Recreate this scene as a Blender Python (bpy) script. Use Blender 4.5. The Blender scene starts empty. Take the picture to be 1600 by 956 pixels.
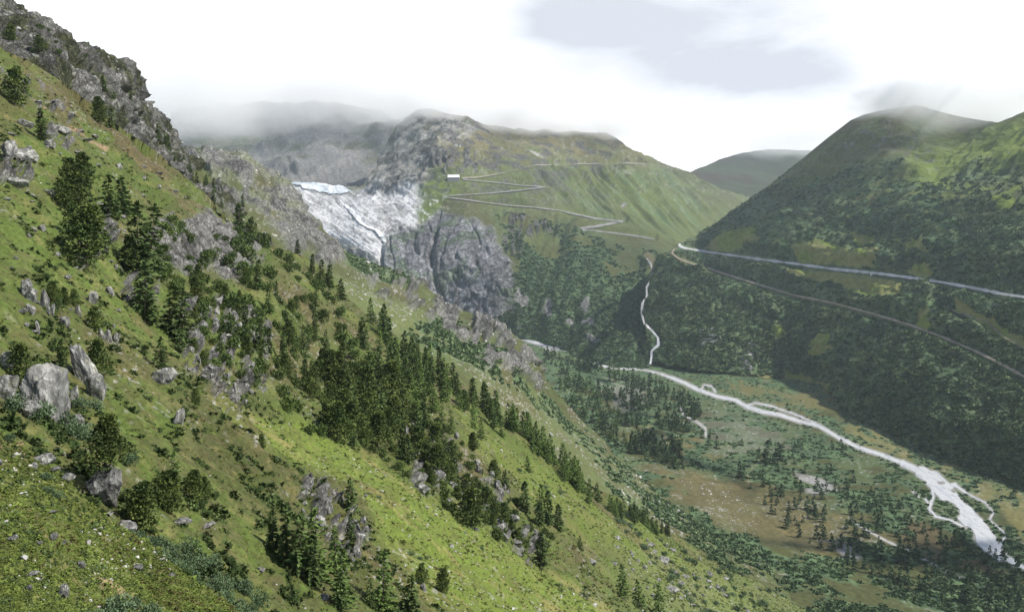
import bpy, bmesh, math, time
import numpy as np
from mathutils import Vector, Matrix
T0 = time.time()
rng = np.random.default_rng(7)
HAZE = 4.2e-5
sc = bpy.context.scene
col = sc.collection
R = math.radians

# ------------------------------------------------------------------ camera
F, V0 = 1300.0, 400.0          # focal length and eye-level line of the 1600 x 956 photograph
CZ = 300.0                     # eye height above the valley floor
cam = bpy.data.objects.new('camera', bpy.data.cameras.new('camera'))
col.objects.link(cam); sc.camera = cam
cam.data.lens = 36 * F / 1600; cam.data.sensor_width = 36
cam.data.shift_y = (V0 - 478) / 1600
cam.location = (0, 0, CZ); cam.rotation_euler = (R(90), 0, 0)
cam.data.clip_start = 0.5; cam.data.clip_end = 60000

# ------------------------------------------------------------------ light, sky, exposure
SUN = Vector((1.0, -0.25, 1.08)).normalized()
el = math.asin(SUN.z); az = math.atan2(SUN.x, SUN.y)
sun = bpy.data.objects.new('sun', bpy.data.lights.new('sun', 'SUN'))
sun.data.energy = 5.0; sun.data.angle = R(0.6); sun.data.color = (1, .95, .86)
sun.rotation_euler = SUN.to_track_quat('Z', 'Y').to_euler(); sun.location = (0, 0, 900)
col.objects.link(sun)
sc.view_settings.view_transform = 'Standard'; sc.view_settings.look = 'None'
sc.view_settings.gamma = 1; sc.view_settings.use_curve_mapping = False
sc.view_settings.exposure = 0.42
sc.render.engine = 'CYCLES'
cy = sc.cycles
cy.use_denoising = True
cy.max_bounces = 12; cy.diffuse_bounces = 2; cy.glossy_bounces = 1; cy.transmission_bounces = 2
cy.volume_bounces = 12; cy.transparent_max_bounces = 8
cy.caustics_reflective = False; cy.caustics_refractive = False
cy.sample_clamp_indirect = 4

def N(nt, typ, **kw):
    n = nt.nodes.new(typ)
    for k, v in kw.items():
        if k in n.inputs: n.inputs[k].default_value = v
        else: setattr(n, k, v)
    return n

w = bpy.data.worlds.new('World'); sc.world = w; w.use_nodes = True
nt = w.node_tree; nt.nodes.clear()
out = N(nt, 'ShaderNodeOutputWorld'); bg = N(nt, 'ShaderNodeBackground'); bg.inputs['Strength'].default_value = 0.1
sky = N(nt, 'ShaderNodeTexSky'); sky.sky_type = 'NISHITA'; sky.sun_disc = False
sky.sun_elevation = el; sky.sun_rotation = az; sky.altitude = 2000
tc = N(nt, 'ShaderNodeTexCoord')
sep = N(nt, 'ShaderNodeSeparateXYZ'); nt.links.new(tc.outputs['Generated'], sep.inputs[0])
def M_(op, a, b=None, c=None, clamp=False):
    n = nt.nodes.new('ShaderNodeMath'); n.operation = op; n.use_clamp = clamp
    for i, x in enumerate((a, b, c)):
        if x is None: continue
        if isinstance(x, (int, float)): n.inputs[i].default_value = x
        else: nt.links.new(x, n.inputs[i])
    return n.outputs[0]
# cloud deck coordinates: direction projected on a level layer, so clouds flatten towards the horizon
zc = M_('MAXIMUM', sep.outputs['Z'], 0.02)
zz = M_('ADD', zc, 0.12)
cx = M_('DIVIDE', sep.outputs['X'], zz); cyy = M_('DIVIDE', sep.outputs['Y'], zz)
comb = N(nt, 'ShaderNodeCombineXYZ'); nt.links.new(cx, comb.inputs[0]); nt.links.new(cyy, comb.inputs[1])
n1 = N(nt, 'ShaderNodeTexNoise'); nt.links.new(comb.outputs[0], n1.inputs['Vector'])
n1.inputs['Scale'].default_value = 1.5; n1.inputs['Detail'].default_value = 7; n1.inputs['Roughness'].default_value = 0.6; n1.inputs['Distortion'].default_value = 0.5
# the grey cloud belly stands in one part of the sky (azimuth / elevation of the real cloud)
azm = M_('ARCTAN2', sep.outputs['X'], sep.outputs['Y'])
def belly(a0, e0, sa, se):
    da = M_('DIVIDE', M_('SUBTRACT', azm, a0), sa)
    de = M_('DIVIDE', M_('SUBTRACT', sep.outputs['Z'], e0), se)
    d2 = M_('ADD', M_('MULTIPLY', da, da), M_('MULTIPLY', de, de))
    return M_('EXPONENT', M_('MULTIPLY', d2, -1.0))
b = M_('ADD', M_('MULTIPLY', belly(0.20, 0.25, 0.20, 0.075), 1.15), M_('MULTIPLY', belly(0.07, 0.28, 0.08, 0.035), 0.75))
b = M_('ADD', b, M_('MULTIPLY', belly(0.32, 0.195, 0.10, 0.03), 0.75))
b = M_('ADD', b, M_('MULTIPLY', belly(0.34, 0.135, 0.07, 0.012), 0.5))
b = M_('ADD', b, M_('MULTIPLY', belly(0.57, 0.19, 0.05, 0.05), 0.5))
b = M_('ADD', b, M_('MULTIPLY', belly(-0.42, 0.25, 0.12, 0.04), 0.22))
b = M_('ADD', b, M_('MULTIPLY', belly(-0.07, 0.29, 0.05, 0.02), 0.3))
nz = M_('MULTIPLY', M_('SUBTRACT', n1.outputs['Fac'], 0.5), 1.5)
b = M_('MULTIPLY', b, M_('ADD', 0.95, nz), clamp=False)
b = M_('MINIMUM', M_('MAXIMUM', b, 0.0), 1.0)
mixc = N(nt, 'ShaderNodeMix'); mixc.data_type = 'RGBA'
mixc.inputs['A'].default_value = (12.0, 12.0, 12.2, 1); mixc.inputs['B'].default_value = (5.6, 5.8, 6.4, 1)
nt.links.new(b, mixc.inputs['Factor'])
# overhead the deck opens: blue sky with broken cloud
up = M_('MAXIMUM', M_('MULTIPLY', M_('SUBTRACT', sep.outputs['Z'], 0.34), 4.0, clamp=True), M_('MULTIPLY', M_('SUBTRACT', -0.1, sep.outputs['Y']), 4.0, clamp=True))
brk = M_('MULTIPLY', up, M_('MULTIPLY', M_('SUBTRACT', 0.72, n1.outputs['Fac']), 6.0, clamp=True), clamp=True)
mix2 = N(nt, 'ShaderNodeMix'); mix2.data_type = 'RGBA'
nt.links.new(brk, mix2.inputs['Factor']); nt.links.new(mixc.outputs['Result'], mix2.inputs['A']); nt.links.new(sky.outputs[0], mix2.inputs['B'])
nt.links.new(mix2.outputs['Result'], bg.inputs[0]); nt.links.new(bg.outputs[0], out.inputs[0])
w.cycles.sampling_method = 'MANUAL'; w.cycles.sample_map_resolution = 512

# ------------------------------------------------------------------ numeric helpers
G = rng.random((64, 64, 64)).astype(np.float32) * 2 - 1
def vn(P):
    i = np.floor(P).astype(np.int64); f = (P - i).astype(np.float32); f = f * f * (3 - 2 * f)
    i &= 63; j = (i + 1) & 63
    x0, y0, z0 = i[..., 0], i[..., 1], i[..., 2]; x1, y1, z1 = j[..., 0], j[..., 1], j[..., 2]
    fx, fy, fz = f[..., 0], f[..., 1], f[..., 2]
    a = G[x0, y0, z0] * (1 - fx) + G[x1, y0, z0] * fx
    b_ = G[x0, y1, z0] * (1 - fx) + G[x1, y1, z0] * fx
    c = G[x0, y0, z1] * (1 - fx) + G[x1, y0, z1] * fx
    d = G[x0, y1, z1] * (1 - fx) + G[x1, y1, z1] * fx
    return (a * (1 - fy) + b_ * fy) * (1 - fz) + (c * (1 - fy) + d * fy) * fz
ROT = np.array([[.36, .48, -.8], [-.8, .6, 0], [.48, .64, .6]])
def fbm(P, lam, octs=5, gain=.5, ridged=False, off=0.0, px=None):
    """px: size of one picture step at each point; octaves finer than that fade out"""
    out = 0; amp = 1.0; Q = P / lam + off; l = lam
    for k in range(octs):
        n = vn(Q)
        if ridged: n = 1 - 2 * np.abs(n)
        if px is not None: n = n * np.clip((l / px - 1.5) / 2.5, 0, 1)
        out = out + n * amp; amp *= gain; l /= 2.03; Q = (Q @ ROT.T) * 2.03 + 17.3
    return out
def ss(a, b, x):
    t = np.clip((x - a) / (b - a), 0, 1); return t * t * (3 - 2 * t)
def interp(pts, u):
    p = np.array(pts, float); return np.interp(u, p[:, 0], p[:, 1])
def dseg(u, v, pts, closed=False):
    pts = [tuple(p[:2]) for p in pts]
    if closed: pts = pts + [pts[0]]
    d = np.full(u.shape, 1e9)
    for (x0, y0), (x1, y1) in zip(pts[:-1], pts[1:]):
        dx, dy = x1 - x0, y1 - y0; L = dx * dx + dy * dy + 1e-9
        t = np.clip(((u - x0) * dx + (v - y0) * dy) / L, 0, 1)
        d = np.minimum(d, np.hypot(u - x0 - t * dx, v - y0 - t * dy))
    return d
def poly(u, v, pts, soft=8):
    ins = np.zeros(u.shape, bool)
    n = len(pts)
    for k in range(n):
        x0, y0 = pts[k]; x1, y1 = pts[(k + 1) % n]
        if y0 == y1: continue
        c = ((y0 > v) != (y1 > v)) & (u < (x1 - x0) * (v - y0) / (y1 - y0) + x0)
        ins ^= c
    d = dseg(u, v, pts, True); d = np.where(ins, d, -d)
    return ss(-soft, soft, d)

class TPS:
    def __init__(s, ctl, c=45.0):
        a = np.array(ctl, float); s.p = a[:, :2]; s.c = c
        n = len(a); K = s.k(s.p[:, None] - s.p[None]); K[np.arange(n), np.arange(n)] += .02
        A = np.zeros((n + 3, n + 3)); A[:n, :n] = K; A[:n, n] = 1; A[:n, n + 1:] = s.p / 1000; A[n, :n] = 1; A[n + 1:, :n] = s.p.T / 1000
        y = np.zeros(n + 3); y[:n] = np.log(a[:, 2]); s.w = np.linalg.solve(A, y); s.n = n
        s.lo, s.hi = np.log(a[:, 2].min()) - .25, np.log(a[:, 2].max()) + .25
    def k(s, d): return -np.sqrt((d ** 2).sum(-1) + s.c ** 2) / 100
    def __call__(s, u, v):
        r = s.w[s.n] + s.w[s.n + 1] * u / 1000 + s.w[s.n + 2] * v / 1000
        for i in range(s.n):
            r = r - s.w[i] * np.sqrt((u - s.p[i, 0]) ** 2 + (v - s.p[i, 1]) ** 2 + s.c ** 2) / 100
        return np.exp(np.clip(r, s.lo, s.hi))
def world(u, v, Y):
    return np.stack([(u - 800) / F * Y, Y, CZ + (V0 - v) / F * Y], -1)

def mesh_np(name, V, Fc, colr=None, smooth=True):
    me = bpy.data.meshes.new(name)
    V = np.asarray(V, np.float32); Fc = np.asarray(Fc, np.int32); k = Fc.shape[1]
    me.vertices.add(len(V)); me.vertices.foreach_set('co', V.ravel())
    me.loops.add(Fc.size); me.loops.foreach_set('vertex_index', Fc.ravel())
    me.polygons.add(len(Fc)); me.polygons.foreach_set('loop_start', np.arange(0, Fc.size, k, dtype=np.int32))
    try: me.polygons.foreach_set('loop_total', np.full(len(Fc), k, np.int32))
    except Exception: pass
    me.polygons.foreach_set('use_smooth', np.full(len(Fc), smooth))
    if colr is not None:
        a = me.attributes.new('tint', 'FLOAT_COLOR', 'POINT')
        c4 = np.ones((len(V), 4), np.float32); c4[:, 3] = 0; c4[:, :np.shape(colr)[-1]] = colr; a.data.foreach_set('color', c4.ravel())
    me.update(); me.validate(clean_customdata=False)
    return me
def link(name, me, mat=None, parent=None, **props):
    o = bpy.data.objects.new(name, me); col.objects.link(o)
    if mat and me is not None and not me.materials: me.materials.append(mat)
    if parent: o.parent = parent
    for k, v in props.items(): o[k] = v
    return o
def grid_faces(nr, nc):
    i = np.arange(nr * nc).reshape(nr, nc)
    return np.stack([i[:-1, :-1].ravel(), i[:-1, 1:].ravel(), i[1:, 1:].ravel(), i[1:, :-1].ravel()], -1)

# ------------------------------------------------------------------ materials
def mat_attr(name, rough=.9, nscale=2.0, namp=.35, bump=.4, bdist=.3, spec=.2, objrand=0.0, attr='tint', base=None, crack=0, cdist=1.0, cstretch=.5):
    m = bpy.data.materials.new(name); m.use_nodes = True; nt = m.node_tree
    p = nt.nodes['Principled BSDF']; p.inputs['Roughness'].default_value = rough; p.inputs['Specular IOR Level'].default_value = spec
    if base is None:
        a = nt.nodes.new('ShaderNodeAttribute'); a.attribute_name = attr; csrc = a.outputs['Color']
    else:
        a = nt.nodes.new('ShaderNodeRGB'); a.outputs[0].default_value = (*base, 1); csrc = a.outputs[0]
    geo = nt.nodes.new('ShaderNodeNewGeometry') if not objrand else nt.nodes.new('ShaderNodeTexCoord')
    pos = geo.outputs['Position'] if not objrand else geo.outputs['Object']
    n = nt.nodes.new('ShaderNodeTexNoise'); n.inputs['Scale'].default_value = nscale; n.inputs['Detail'].default_value = 5; n.inputs['Roughness'].default_value = .65
    nt.links.new(pos, n.inputs['Vector'])
    mr = nt.nodes.new('ShaderNodeMapRange'); mr.inputs['From Min'].default_value = .3; mr.inputs['From Max'].default_value = .7
    mr.inputs['To Min'].default_value = 1 - namp; mr.inputs['To Max'].default_value = 1 + namp
    nt.links.new(n.outputs['Fac'], mr.inputs['Value']); val = mr.outputs[0]
    if objrand:
        oi = nt.nodes.new('ShaderNodeObjectInfo'); m2 = nt.nodes.new('ShaderNodeMapRange')
        m2.inputs['To Min'].default_value = 1 - objrand; m2.inputs['To Max'].default_value = 1 + objrand
        nt.links.new(oi.outputs['Random'], m2.inputs['Value'])
        mm = nt.nodes.new('ShaderNodeMath'); mm.operation = 'MULTIPLY'; nt.links.new(val, mm.inputs[0]); nt.links.new(m2.outputs[0], mm.inputs[1]); val = mm.outputs[0]
    hs = nt.nodes.new('ShaderNodeHueSaturation'); nt.links.new(csrc, hs.inputs['Color']); nt.links.new(val, hs.inputs['Value'])
    nt.links.new(hs.outputs[0], p.inputs['Base Color'])
    if crack:   # joints and fissures of bare rock, only where the ground is stone (alpha of the tint)
        mp = nt.nodes.new('ShaderNodeMapping'); mp.inputs['Scale'].default_value = (1, 1, cstretch); mp.inputs['Rotation'].default_value = (.25, .35, 0)
        va = nt.nodes.new('ShaderNodeVectorMath'); va.operation = 'MULTIPLY_ADD'; nt.links.new(n.outputs['Color'], va.inputs[0]); va.inputs[1].default_value = (1.3 / crack,) * 3; nt.links.new(pos, va.inputs[2])
        nt.links.new(va.outputs[0], mp.inputs[0]); hs_ = []
        for k_, (sc_, am_) in enumerate([(1, 1), (2.7, .6)]):
            vo = nt.nodes.new('ShaderNodeTexVoronoi'); vo.feature = 'DISTANCE_TO_EDGE'; vo.inputs['Scale'].default_value = crack * sc_; nt.links.new(mp.outputs[0], vo.inputs['Vector'])
            r_ = nt.nodes.new('ShaderNodeMapRange'); r_.inputs['From Max'].default_value = .16; r_.inputs['To Min'].default_value = 1 - .5 * am_; nt.links.new(vo.outputs['Distance'], r_.inputs['Value']); hs_.append(r_.outputs[0])
        mu = nt.nodes.new('ShaderNodeMath'); mu.operation = 'MULTIPLY'; nt.links.new(hs_[0], mu.inputs[0]); nt.links.new(hs_[1], mu.inputs[1])
        if objrand: ck = mu.outputs[0]
        else:
            mxx = nt.nodes.new('ShaderNodeMix'); mxx.inputs['A'].default_value = 1; nt.links.new(a.outputs['Alpha'], mxx.inputs['Factor']); nt.links.new(mu.outputs[0], mxx.inputs['B']); ck = mxx.outputs[0]
        m3 = nt.nodes.new('ShaderNodeMath'); m3.operation = 'MULTIPLY'; nt.links.new(val, m3.inputs[0]); nt.links.new(ck, m3.inputs[1]); nt.links.new(m3.outputs[0], hs.inputs['Value'])
        b2 = nt.nodes.new('ShaderNodeBump'); b2.inputs['Strength'].default_value = .9; b2.inputs['Distance'].default_value = cdist; nt.links.new(ck, b2.inputs['Height'])
    if bump:
        b = nt.nodes.new('ShaderNodeBump')
        if crack: nt.links.new(b2.outputs[0], b.inputs['Normal']); b.inputs['Strength'].default_value = bump; b.inputs['Distance'].default_value = bdist
        nt.links.new(n.outputs['Fac'], b.inputs['Height']); nt.links.new(b.outputs[0], p.inputs['Normal'])
    return m
M_near = mat_attr('meadow_ground', nscale=1.6, namp=.4, bump=.6, bdist=.35, crack=.55, cdist=.7)
M_mid = mat_attr('shoulder_ground', nscale=.35, namp=.35, bump=.7, bdist=1.5, crack=.16, cdist=2.5)
M_far = mat_attr('mountain_ground', nscale=.09, namp=.3, bump=.7, bdist=5, crack=.045, cdist=8, cstretch=.7)
M_floor = mat_attr('valley_ground', nscale=.25, namp=.35, bump=.6, bdist=1.2)

# palettes (albedo)
C = {k: np.array(v) for k, v in dict(
    grass=(.073, .104, .022), bright=(.118, .160, .027), olive=(.065, .071, .024), heath=(.088, .066, .034),
    dry=(.20, .165, .07), rock=(.27, .265, .25), rockd=(.125, .123, .118), granite=(.64, .64, .65), lichen=(.25, .27, .18),
    scrub=(.074, .116, .052), scrubd=(.054, .088, .044), scrubl=(.115, .15, .075), scree=(.22, .22, .22), soil=(.2, .14, .09),
    brown=(.125, .105, .048), ochre=(.155, .145, .055), farg=(.088, .108, .036), gravel=(.35, .34, .33), paleg=(.14, .17, .06)).items()}
def mixc_(a, b, m): return a + (b - a) * m[..., None]

# ------------------------------------------------------------------ roads and water, as lines on the picture plane of the survey (used to flatten the ground, then laid on it)
ROADS = {
 'pass_road': ('R', [(1680, 480, 5), (1600, 465, 5), (1560, 459, 4.6), (1500, 447, 4.3), (1440, 437, 4), (1370, 428, 4), (1300, 421, 4), (1240, 413, 3.8), (1180, 405, 3.6), (1120, 397, 3.3), (1085, 391, 3.2), (1068, 388, 3.2), (1060, 384, 3), (1064, 380.5, 2.4)]),
 'railway_track': ('R', [(1680, 640, 4.6), (1600, 589, 4.2), (1560, 567, 4), (1520, 548, 3.6), (1470, 527, 3.4), (1420, 508, 3.2), (1360, 490, 2.6), (1300, 474, 2.4), (1240, 462, 2.4), (1180, 444, 2.4), (1120, 425, 2.2), (1080, 413, 2.2), (1060, 405, 2.2), (1049, 396, 2.2), (1055, 388.5, 1.6)]),
 'dirt_track': ('R', [(1640, 562, 3), (1600, 545, 3.2), (1565, 525, 3.2), (1540, 503, 3), (1500, 490, 2.4), (1470, 478, 2)]),
 'hairpin_road': ('M', [(1022, 375, 1.6), (1000, 371, 2), (965, 366.5, 2.2), (935, 363, 2.6), (910, 361, 3.4), (905, 358.5, 3), (930, 355.5, 4), (955, 351, 4), (975, 347, 2.2), (955, 346, 2.4), (930, 343, 2.4), (905, 337.5, 2.2), (880, 331, 2), (845, 326, 1.6), (800, 322.5, 1.3), (760, 318, 1.3), (725, 313, 1.6), (697, 309, 2), (695, 307, 1.6), (730, 305.5, 1.5), (780, 302, 1.6), (820, 297.5, 2), (854, 293, 1.8), (820, 291.5, 1.5), (780, 287, 1.2), (740, 283, 1.4), (722, 281, 1.6)]),
 'summit_road': ('M', [(722, 279, 2), (745, 278.5, 2), (770, 275, 1.4), (800, 268, .4), (830, 262, .3), (836, 259.5, 1.6), (868, 259.5, 1.6), (874, 259, .3), (898, 258, .4), (905, 257, 1.6), (935, 257, 1.4), (942, 257, .3), (970, 256.5, .3), (978, 256, 1.6), (1003, 257, 1.4), (1010, 258, .3), (1050, 262, .5)]),
}
RIVER = [(806, 531, 1.5), (825, 537, 5), (845, 543, 5), (862, 546, 3.6), (884, 550, 2), (905, 556, 2.2), (922, 559, 2.6), (932, 567, 4), (945, 574, 3.6), (975, 576, 2.4), (1005, 577, 1.6), (1033, 584, 2.4), (1050, 590, 4), (1070, 598, 5.5), (1090, 608, 5), (1120, 619, 5), (1150, 625, 5), (1165, 634, 6), (1190, 643, 6), (1220, 648, 5.5), (1250, 658, 5.5), (1280, 665, 5), (1310, 683, 5.5), (1345, 700, 6), (1380, 711, 6), (1410, 723, 6.5), (1440, 737, 9), (1458, 748, 12), (1475, 765, 14), (1490, 785, 12), (1506, 800, 12), (1524, 820, 15), (1545, 848, 14), (1562, 866, 9), (1592, 882, 5), (1660, 920, 6)]
RIVER_ARMS = [
 [(1095, 610, 2), (1100, 601, 2), (1112, 603, 2), (1118, 612, 2)],
 [(1165, 634, 2), (1180, 629, 2.5), (1205, 634, 2.5), (1240, 646, 2.5), (1275, 661, 2.5)],
 [(1455, 745, 5), (1458, 775, 5), (1452, 795, 5), (1462, 806, 4), (1485, 812, 3), (1505, 822, 5)],
 [(1445, 778, 2), (1450, 785, 2.4)], [(1470, 762, 8), (1492, 757, 6), (1510, 770, 3), (1540, 785, 2.4), (1552, 800, 2.6), (1546, 812, 2.2), (1560, 824, 2.4), (1572, 834, 3), (1566, 846, 5), (1556, 862, 5)],
 [(840, 541, 1.2), (860, 552, 1.4), (888, 548, 1.4), (885, 552, 1.2)],
]
hw_ = lambda w_: w_ * (.5 if w_ < 7 else .5 + .5 * min(1, (w_ - 7) / 4))
RIVER = [(a, b_, hw_(w_)) for a, b_, w_ in RIVER]; RIVER_ARMS = [[(a, b_, hw_(w_) * .9) for a, b_, w_ in q] for q in RIVER_ARMS]
ISLANDS = [(1481, 796, 20, 13, .5), (1516, 832, 5, 12, -.55), (1225, 645, 18, 1.6, .4), (1107, 608, 5, 1.6, .3), (1470, 754, 5, 2, .1), (1490, 767, 5, 2.4, .3)]
STREAM = [(1011, 406, 1.2), (1016, 413, 2), (1020, 424, 2.4), (1019, 436, 2.6), (1010, 452, 2), (1011, 464, 1.8), (1004, 476, 1.8), (1002, 492, 1.8), (1007, 508, 2), (1018, 518, 1.8), (1028, 530, 2), (1029, 541, 2), (1018, 551, 2.4), (1018, 560, 2.2), (1016, 572, 1.6)]
PATHS_F = [[(1330, 812, 1.6), (1350, 823, 2), (1375, 836, 1.8), (1420, 858, 1.4), (1470, 884, 1.8), (1510, 902, 2)], [(1063, 632, 1.2), (1068, 648, 1.2), (1085, 657, 1.5), (1102, 668, 1.5), (1103, 680, 1.3)], [(1425, 768, 1.2), (1436, 776, 1.4)]]
def flat_mask(u, v, key, w=5):
    m = np.ones(u.shape)
    for nme, (k, pts) in ROADS.items():
        if k == key: m = np.minimum(m, ss(w * .6, w * 2.2, dseg(u, v, pts)))
    return m

# ------------------------------------------------------------------ terrain sheets
SH = {}
class Sheet:
    def __init__(s, key, name, u0, u1, top, bot, ctl, step=1.5, back=(1.04, 1.1, 1.2, 1.35), drop=(.02, .06, .12, .2), disp=None, colf=None, mat=None, c=45):
        nc = int((u1 - u0) / step) + 1
        u = np.linspace(u0, u1, nc); vt = interp(top, u); vb = interp(bot, u); vb = np.maximum(vb, vt + 3)
        nr = int(np.percentile(vb - vt, 90) / step) + 2
        s.u0, s.u1, s.nc, s.nr, s.vt, s.vb, s.us = u0, u1, nc, nr, vt, vb, u
        t = np.linspace(0, 1, nr)[:, None]
        U = np.broadcast_to(u, (nr, nc)); V = vb + (vt - vb) * t
        Y = TPS(ctl, c)(U, V) if not callable(ctl) else ctl(U, V)
        Pt = world(U, V, Y)
        # the far side, out of sight: falls away behind the crest
        if back:
            Us, Vs, Ps = [U], [V], [Pt]
            for k, d in zip(back, drop):
                Q = Pt[-1].copy(); Q[:, 1] *= k; Q[:, 0] *= k; Q[:, 2] = Pt[-1][:, 2] - d * Pt[-1][:, 1]
                Ps.append(Q[None]); Us.append(U[-1:]); Vs.append(V[-1:] - 2 * (len(Us)))
            U = np.concatenate(Us); V = np.concatenate(Vs); Pt = np.concatenate(Ps)
        s.U, s.V = U, V
        s.px = Pt[..., 1] / F * step
        du = np.gradient(Pt, axis=1); dv = np.gradient(Pt, axis=0)
        n = np.cross(du, dv); n /= np.linalg.norm(n, axis=-1, keepdims=True) + 1e-9
        n[n[..., 2] < 0] *= -1
        s.N0 = n; s.P = Pt; s.masks = {}
        if disp: s.P = Pt + disp(s, U, V, Pt, n)
        cc = colf(s, U, V, s.P, n)
        ra = np.broadcast_to(s.masks.get('stone', s.masks.get('rock', np.zeros(U.shape))), U.shape)[..., None]
        me = mesh_np(name, s.P.reshape(-1, 3), grid_faces(*U.shape), np.concatenate([cc, ra], -1).reshape(-1, 4))
        s.obj = link(name, me, mat, kind='structure'); s.name = name; SH[key] = s
        print(name, U.shape, round(time.time() - T0, 1))
    def at(s, u, v):
        u = np.asarray(u, float); v = np.asarray(v, float)
        x = np.clip((u - s.u0) / (s.u1 - s.u0) * (s.nc - 1), 0, s.nc - 1.001)
        vt = np.interp(u, s.us, s.vt); vb = np.interp(u, s.us, s.vb)
        y = np.clip((v - vb) / (vt - vb) * (s.nr - 1), 0, s.nr - 1.001)
        i = x.astype(int); j = y.astype(int); fx = (x - i)[..., None]; fy = (y - j)[..., None]
        P = s.P
        return (P[j, i] * (1 - fx) + P[j, i + 1] * fx) * (1 - fy) + (P[j + 1, i] * (1 - fx) + P[j + 1, i + 1] * fx) * fy
    def mask(s, name, u, v):
        x = np.clip(np.round((np.asarray(u) - s.u0) / (s.u1 - s.u0) * (s.nc - 1)), 0, s.nc - 1).astype(int)
        vt = np.interp(u, s.us, s.vt); vb = np.interp(u, s.us, s.vb)
        y = np.clip(np.round((v - vb) / (vt - vb) * (s.nr - 1)), 0, s.nr - 1).astype(int)
        return s.masks[name][y, x]

def uvn(U, V, lx, ly, ang=0, off=0, octs=3, gain=.5):
    c, s_ = math.cos(ang), math.sin(ang)
    Q = np.stack([(U * c + V * s_) / lx, (-U * s_ + V * c) / ly, np.full(U.shape, off + .37)], -1)
    return fbm(Q, 1.0, octs, gain, off=off)

# --- far hill beyond the pass
def disp_f(s, U, V, P, n): return n * (fbm(P, 500, 5, .5, px=s.px) * 22)[..., None]
def col_f(s, U, V, P, n):
    m = ss(-.3, .5, fbm(P, 300, 4)); return mixc_(C['farg'] * .33 + C['scrub'] * .05, C['heath'] * .4, m)
Sheet('H', 'distant_hill', 1040, 1460, [(1040, 300), (1060, 280), (1085, 266), (1120, 250), (1160, 238), (1200, 233), (1260, 236), (1460, 240)],
      [(1040, 345), (1460, 345)], [(1060, 280, 5600), (1160, 238, 6400), (1300, 236, 6800), (1100, 340, 4900), (1200, 340, 5000), (1200, 290, 5700), (1460, 340, 5200)],
      disp=disp_f, colf=col_f, mat=M_far)

# --- glacier basin, dark scree under the cloud
def disp_b(s, U, V, P, n):
    r = fbm(P, 420, 6, .5, ridged=True, px=s.px); g = uvn(U, V, 14, 120, R(-28), 3)
    return n * (r * 46 + g * 8)[..., None]
def col_b(s, U, V, P, n):
    a = ss(-.3, .6, fbm(P, 260, 5, .6)); c = mixc_(C['scree'], C['rock'] * .8, a)
    g = ss(.05, .5, uvn(U, V, 60, 12, R(-8), 9)); c = mixc_(c, C['olive'] * 1.3, g * ss(290, 250, V) * .75)
    st = ss(.25, .6, uvn(U, V, 70, 6, R(-30), 12)); c = mixc_(c, C['rock'] * 1.15, st * .6)
    s.masks['stone'] = np.ones(U.shape) * .7; pale = poly(U, V, [(285, 205), (420, 210), (380, 250), (300, 240)], 15); c = mixc_(c, C['lichen'] * 1.2, pale * .7)
    return c
Sheet('B', 'glacier_basin_slope', 150, 760, [(150, 190), (240, 205), (300, 178), (340, 170), (400, 168), (500, 165), (600, 176), (640, 190), (700, 225), (760, 260)],
      [(150, 330), (430, 330), (640, 330), (760, 300)],
      [(200, 205, 5600), (340, 172, 5700), (500, 160, 5900), (700, 140, 5900), (300, 240, 4900), (420, 250, 4800), (560, 240, 4900), (620, 240, 4700), (430, 290, 3900), (520, 300, 3700), (200, 330, 3900), (640, 330, 3700), (450, 330, 3600)],
      disp=disp_b, colf=col_b, mat=M_far)

# --- main mountain with slabs, rock wall, pass slopes
TOPM = [(430, 291), (470, 292), (540, 297), (562, 288), (585, 262), (603, 238), (618, 205), (630, 190), (650, 180), (672, 172), (700, 180), (720, 186), (760, 196), (800, 203), (840, 206), (880, 208), (945, 212), (965, 222), (985, 235), (1010, 244), (1030, 253), (1055, 262), (1078, 270), (1100, 284), (1130, 298), (1180, 310), (1240, 318)]
BOTM = [(430, 440), (560, 470), (700, 540), (800, 575), (900, 595), (1000, 605), (1060, 600), (1100, 470), (1140, 400), (1240, 400)]
CTLM = [(430, 291, 3300), (500, 292, 3300), (540, 298, 3250), (470, 330, 3050), (560, 340, 2880), (600, 380, 2700), (540, 400, 2720), (600, 420, 2550), (500, 440, 2800),
        (620, 300, 2980), (585, 262, 3300), (618, 205, 3800), (672, 172, 3700), (650, 240, 3250), (710, 278, 2960), (700, 228, 3250), (760, 196, 3850), (800, 240, 3450), (800, 204, 3950), (880, 208, 4050), (945, 212, 4100), (1030, 253, 4500), (1078, 270, 4900), (1180, 310, 5200), (1240, 318, 5200),
        (700, 330, 2820), (700, 420, 2540), (740, 380, 2620), (790, 480, 2360), (700, 500, 2440), (800, 575, 2150), (820, 540, 2260), (780, 400, 2560), (780, 320, 2880), (850, 294, 3020), (850, 340, 2850), (850, 400, 2640), (900, 450, 2450), (900, 510, 2230), (900, 595, 1890), (940, 360, 2900),
        (900, 260, 3600), (1000, 258, 3900), (1000, 300, 3700), (940, 310, 3300), (1020, 400, 2700), (1000, 440, 2560), (1000, 500, 2250), (1010, 560, 1960), (1060, 600, 1800), (1020, 372, 2950), (1080, 385, 3100), (1060, 340, 3600), (1110, 350, 3900), (1140, 320, 4500), (1140, 400, 3300), (1240, 400, 3900)]
SLAB = [(452, 292), (560, 300), (600, 285), (640, 280), (655, 300), (662, 330), (655, 352), (610, 362), (605, 392), (600, 410), (560, 395), (520, 378), (470, 330)]
WALL = [(600, 350), (650, 356), (690, 335), (722, 340), (758, 358), (780, 395), (800, 440), (808, 480), (803, 512), (740, 520), (640, 470), (520, 430), (500, 390), (560, 392), (600, 408)]
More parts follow.
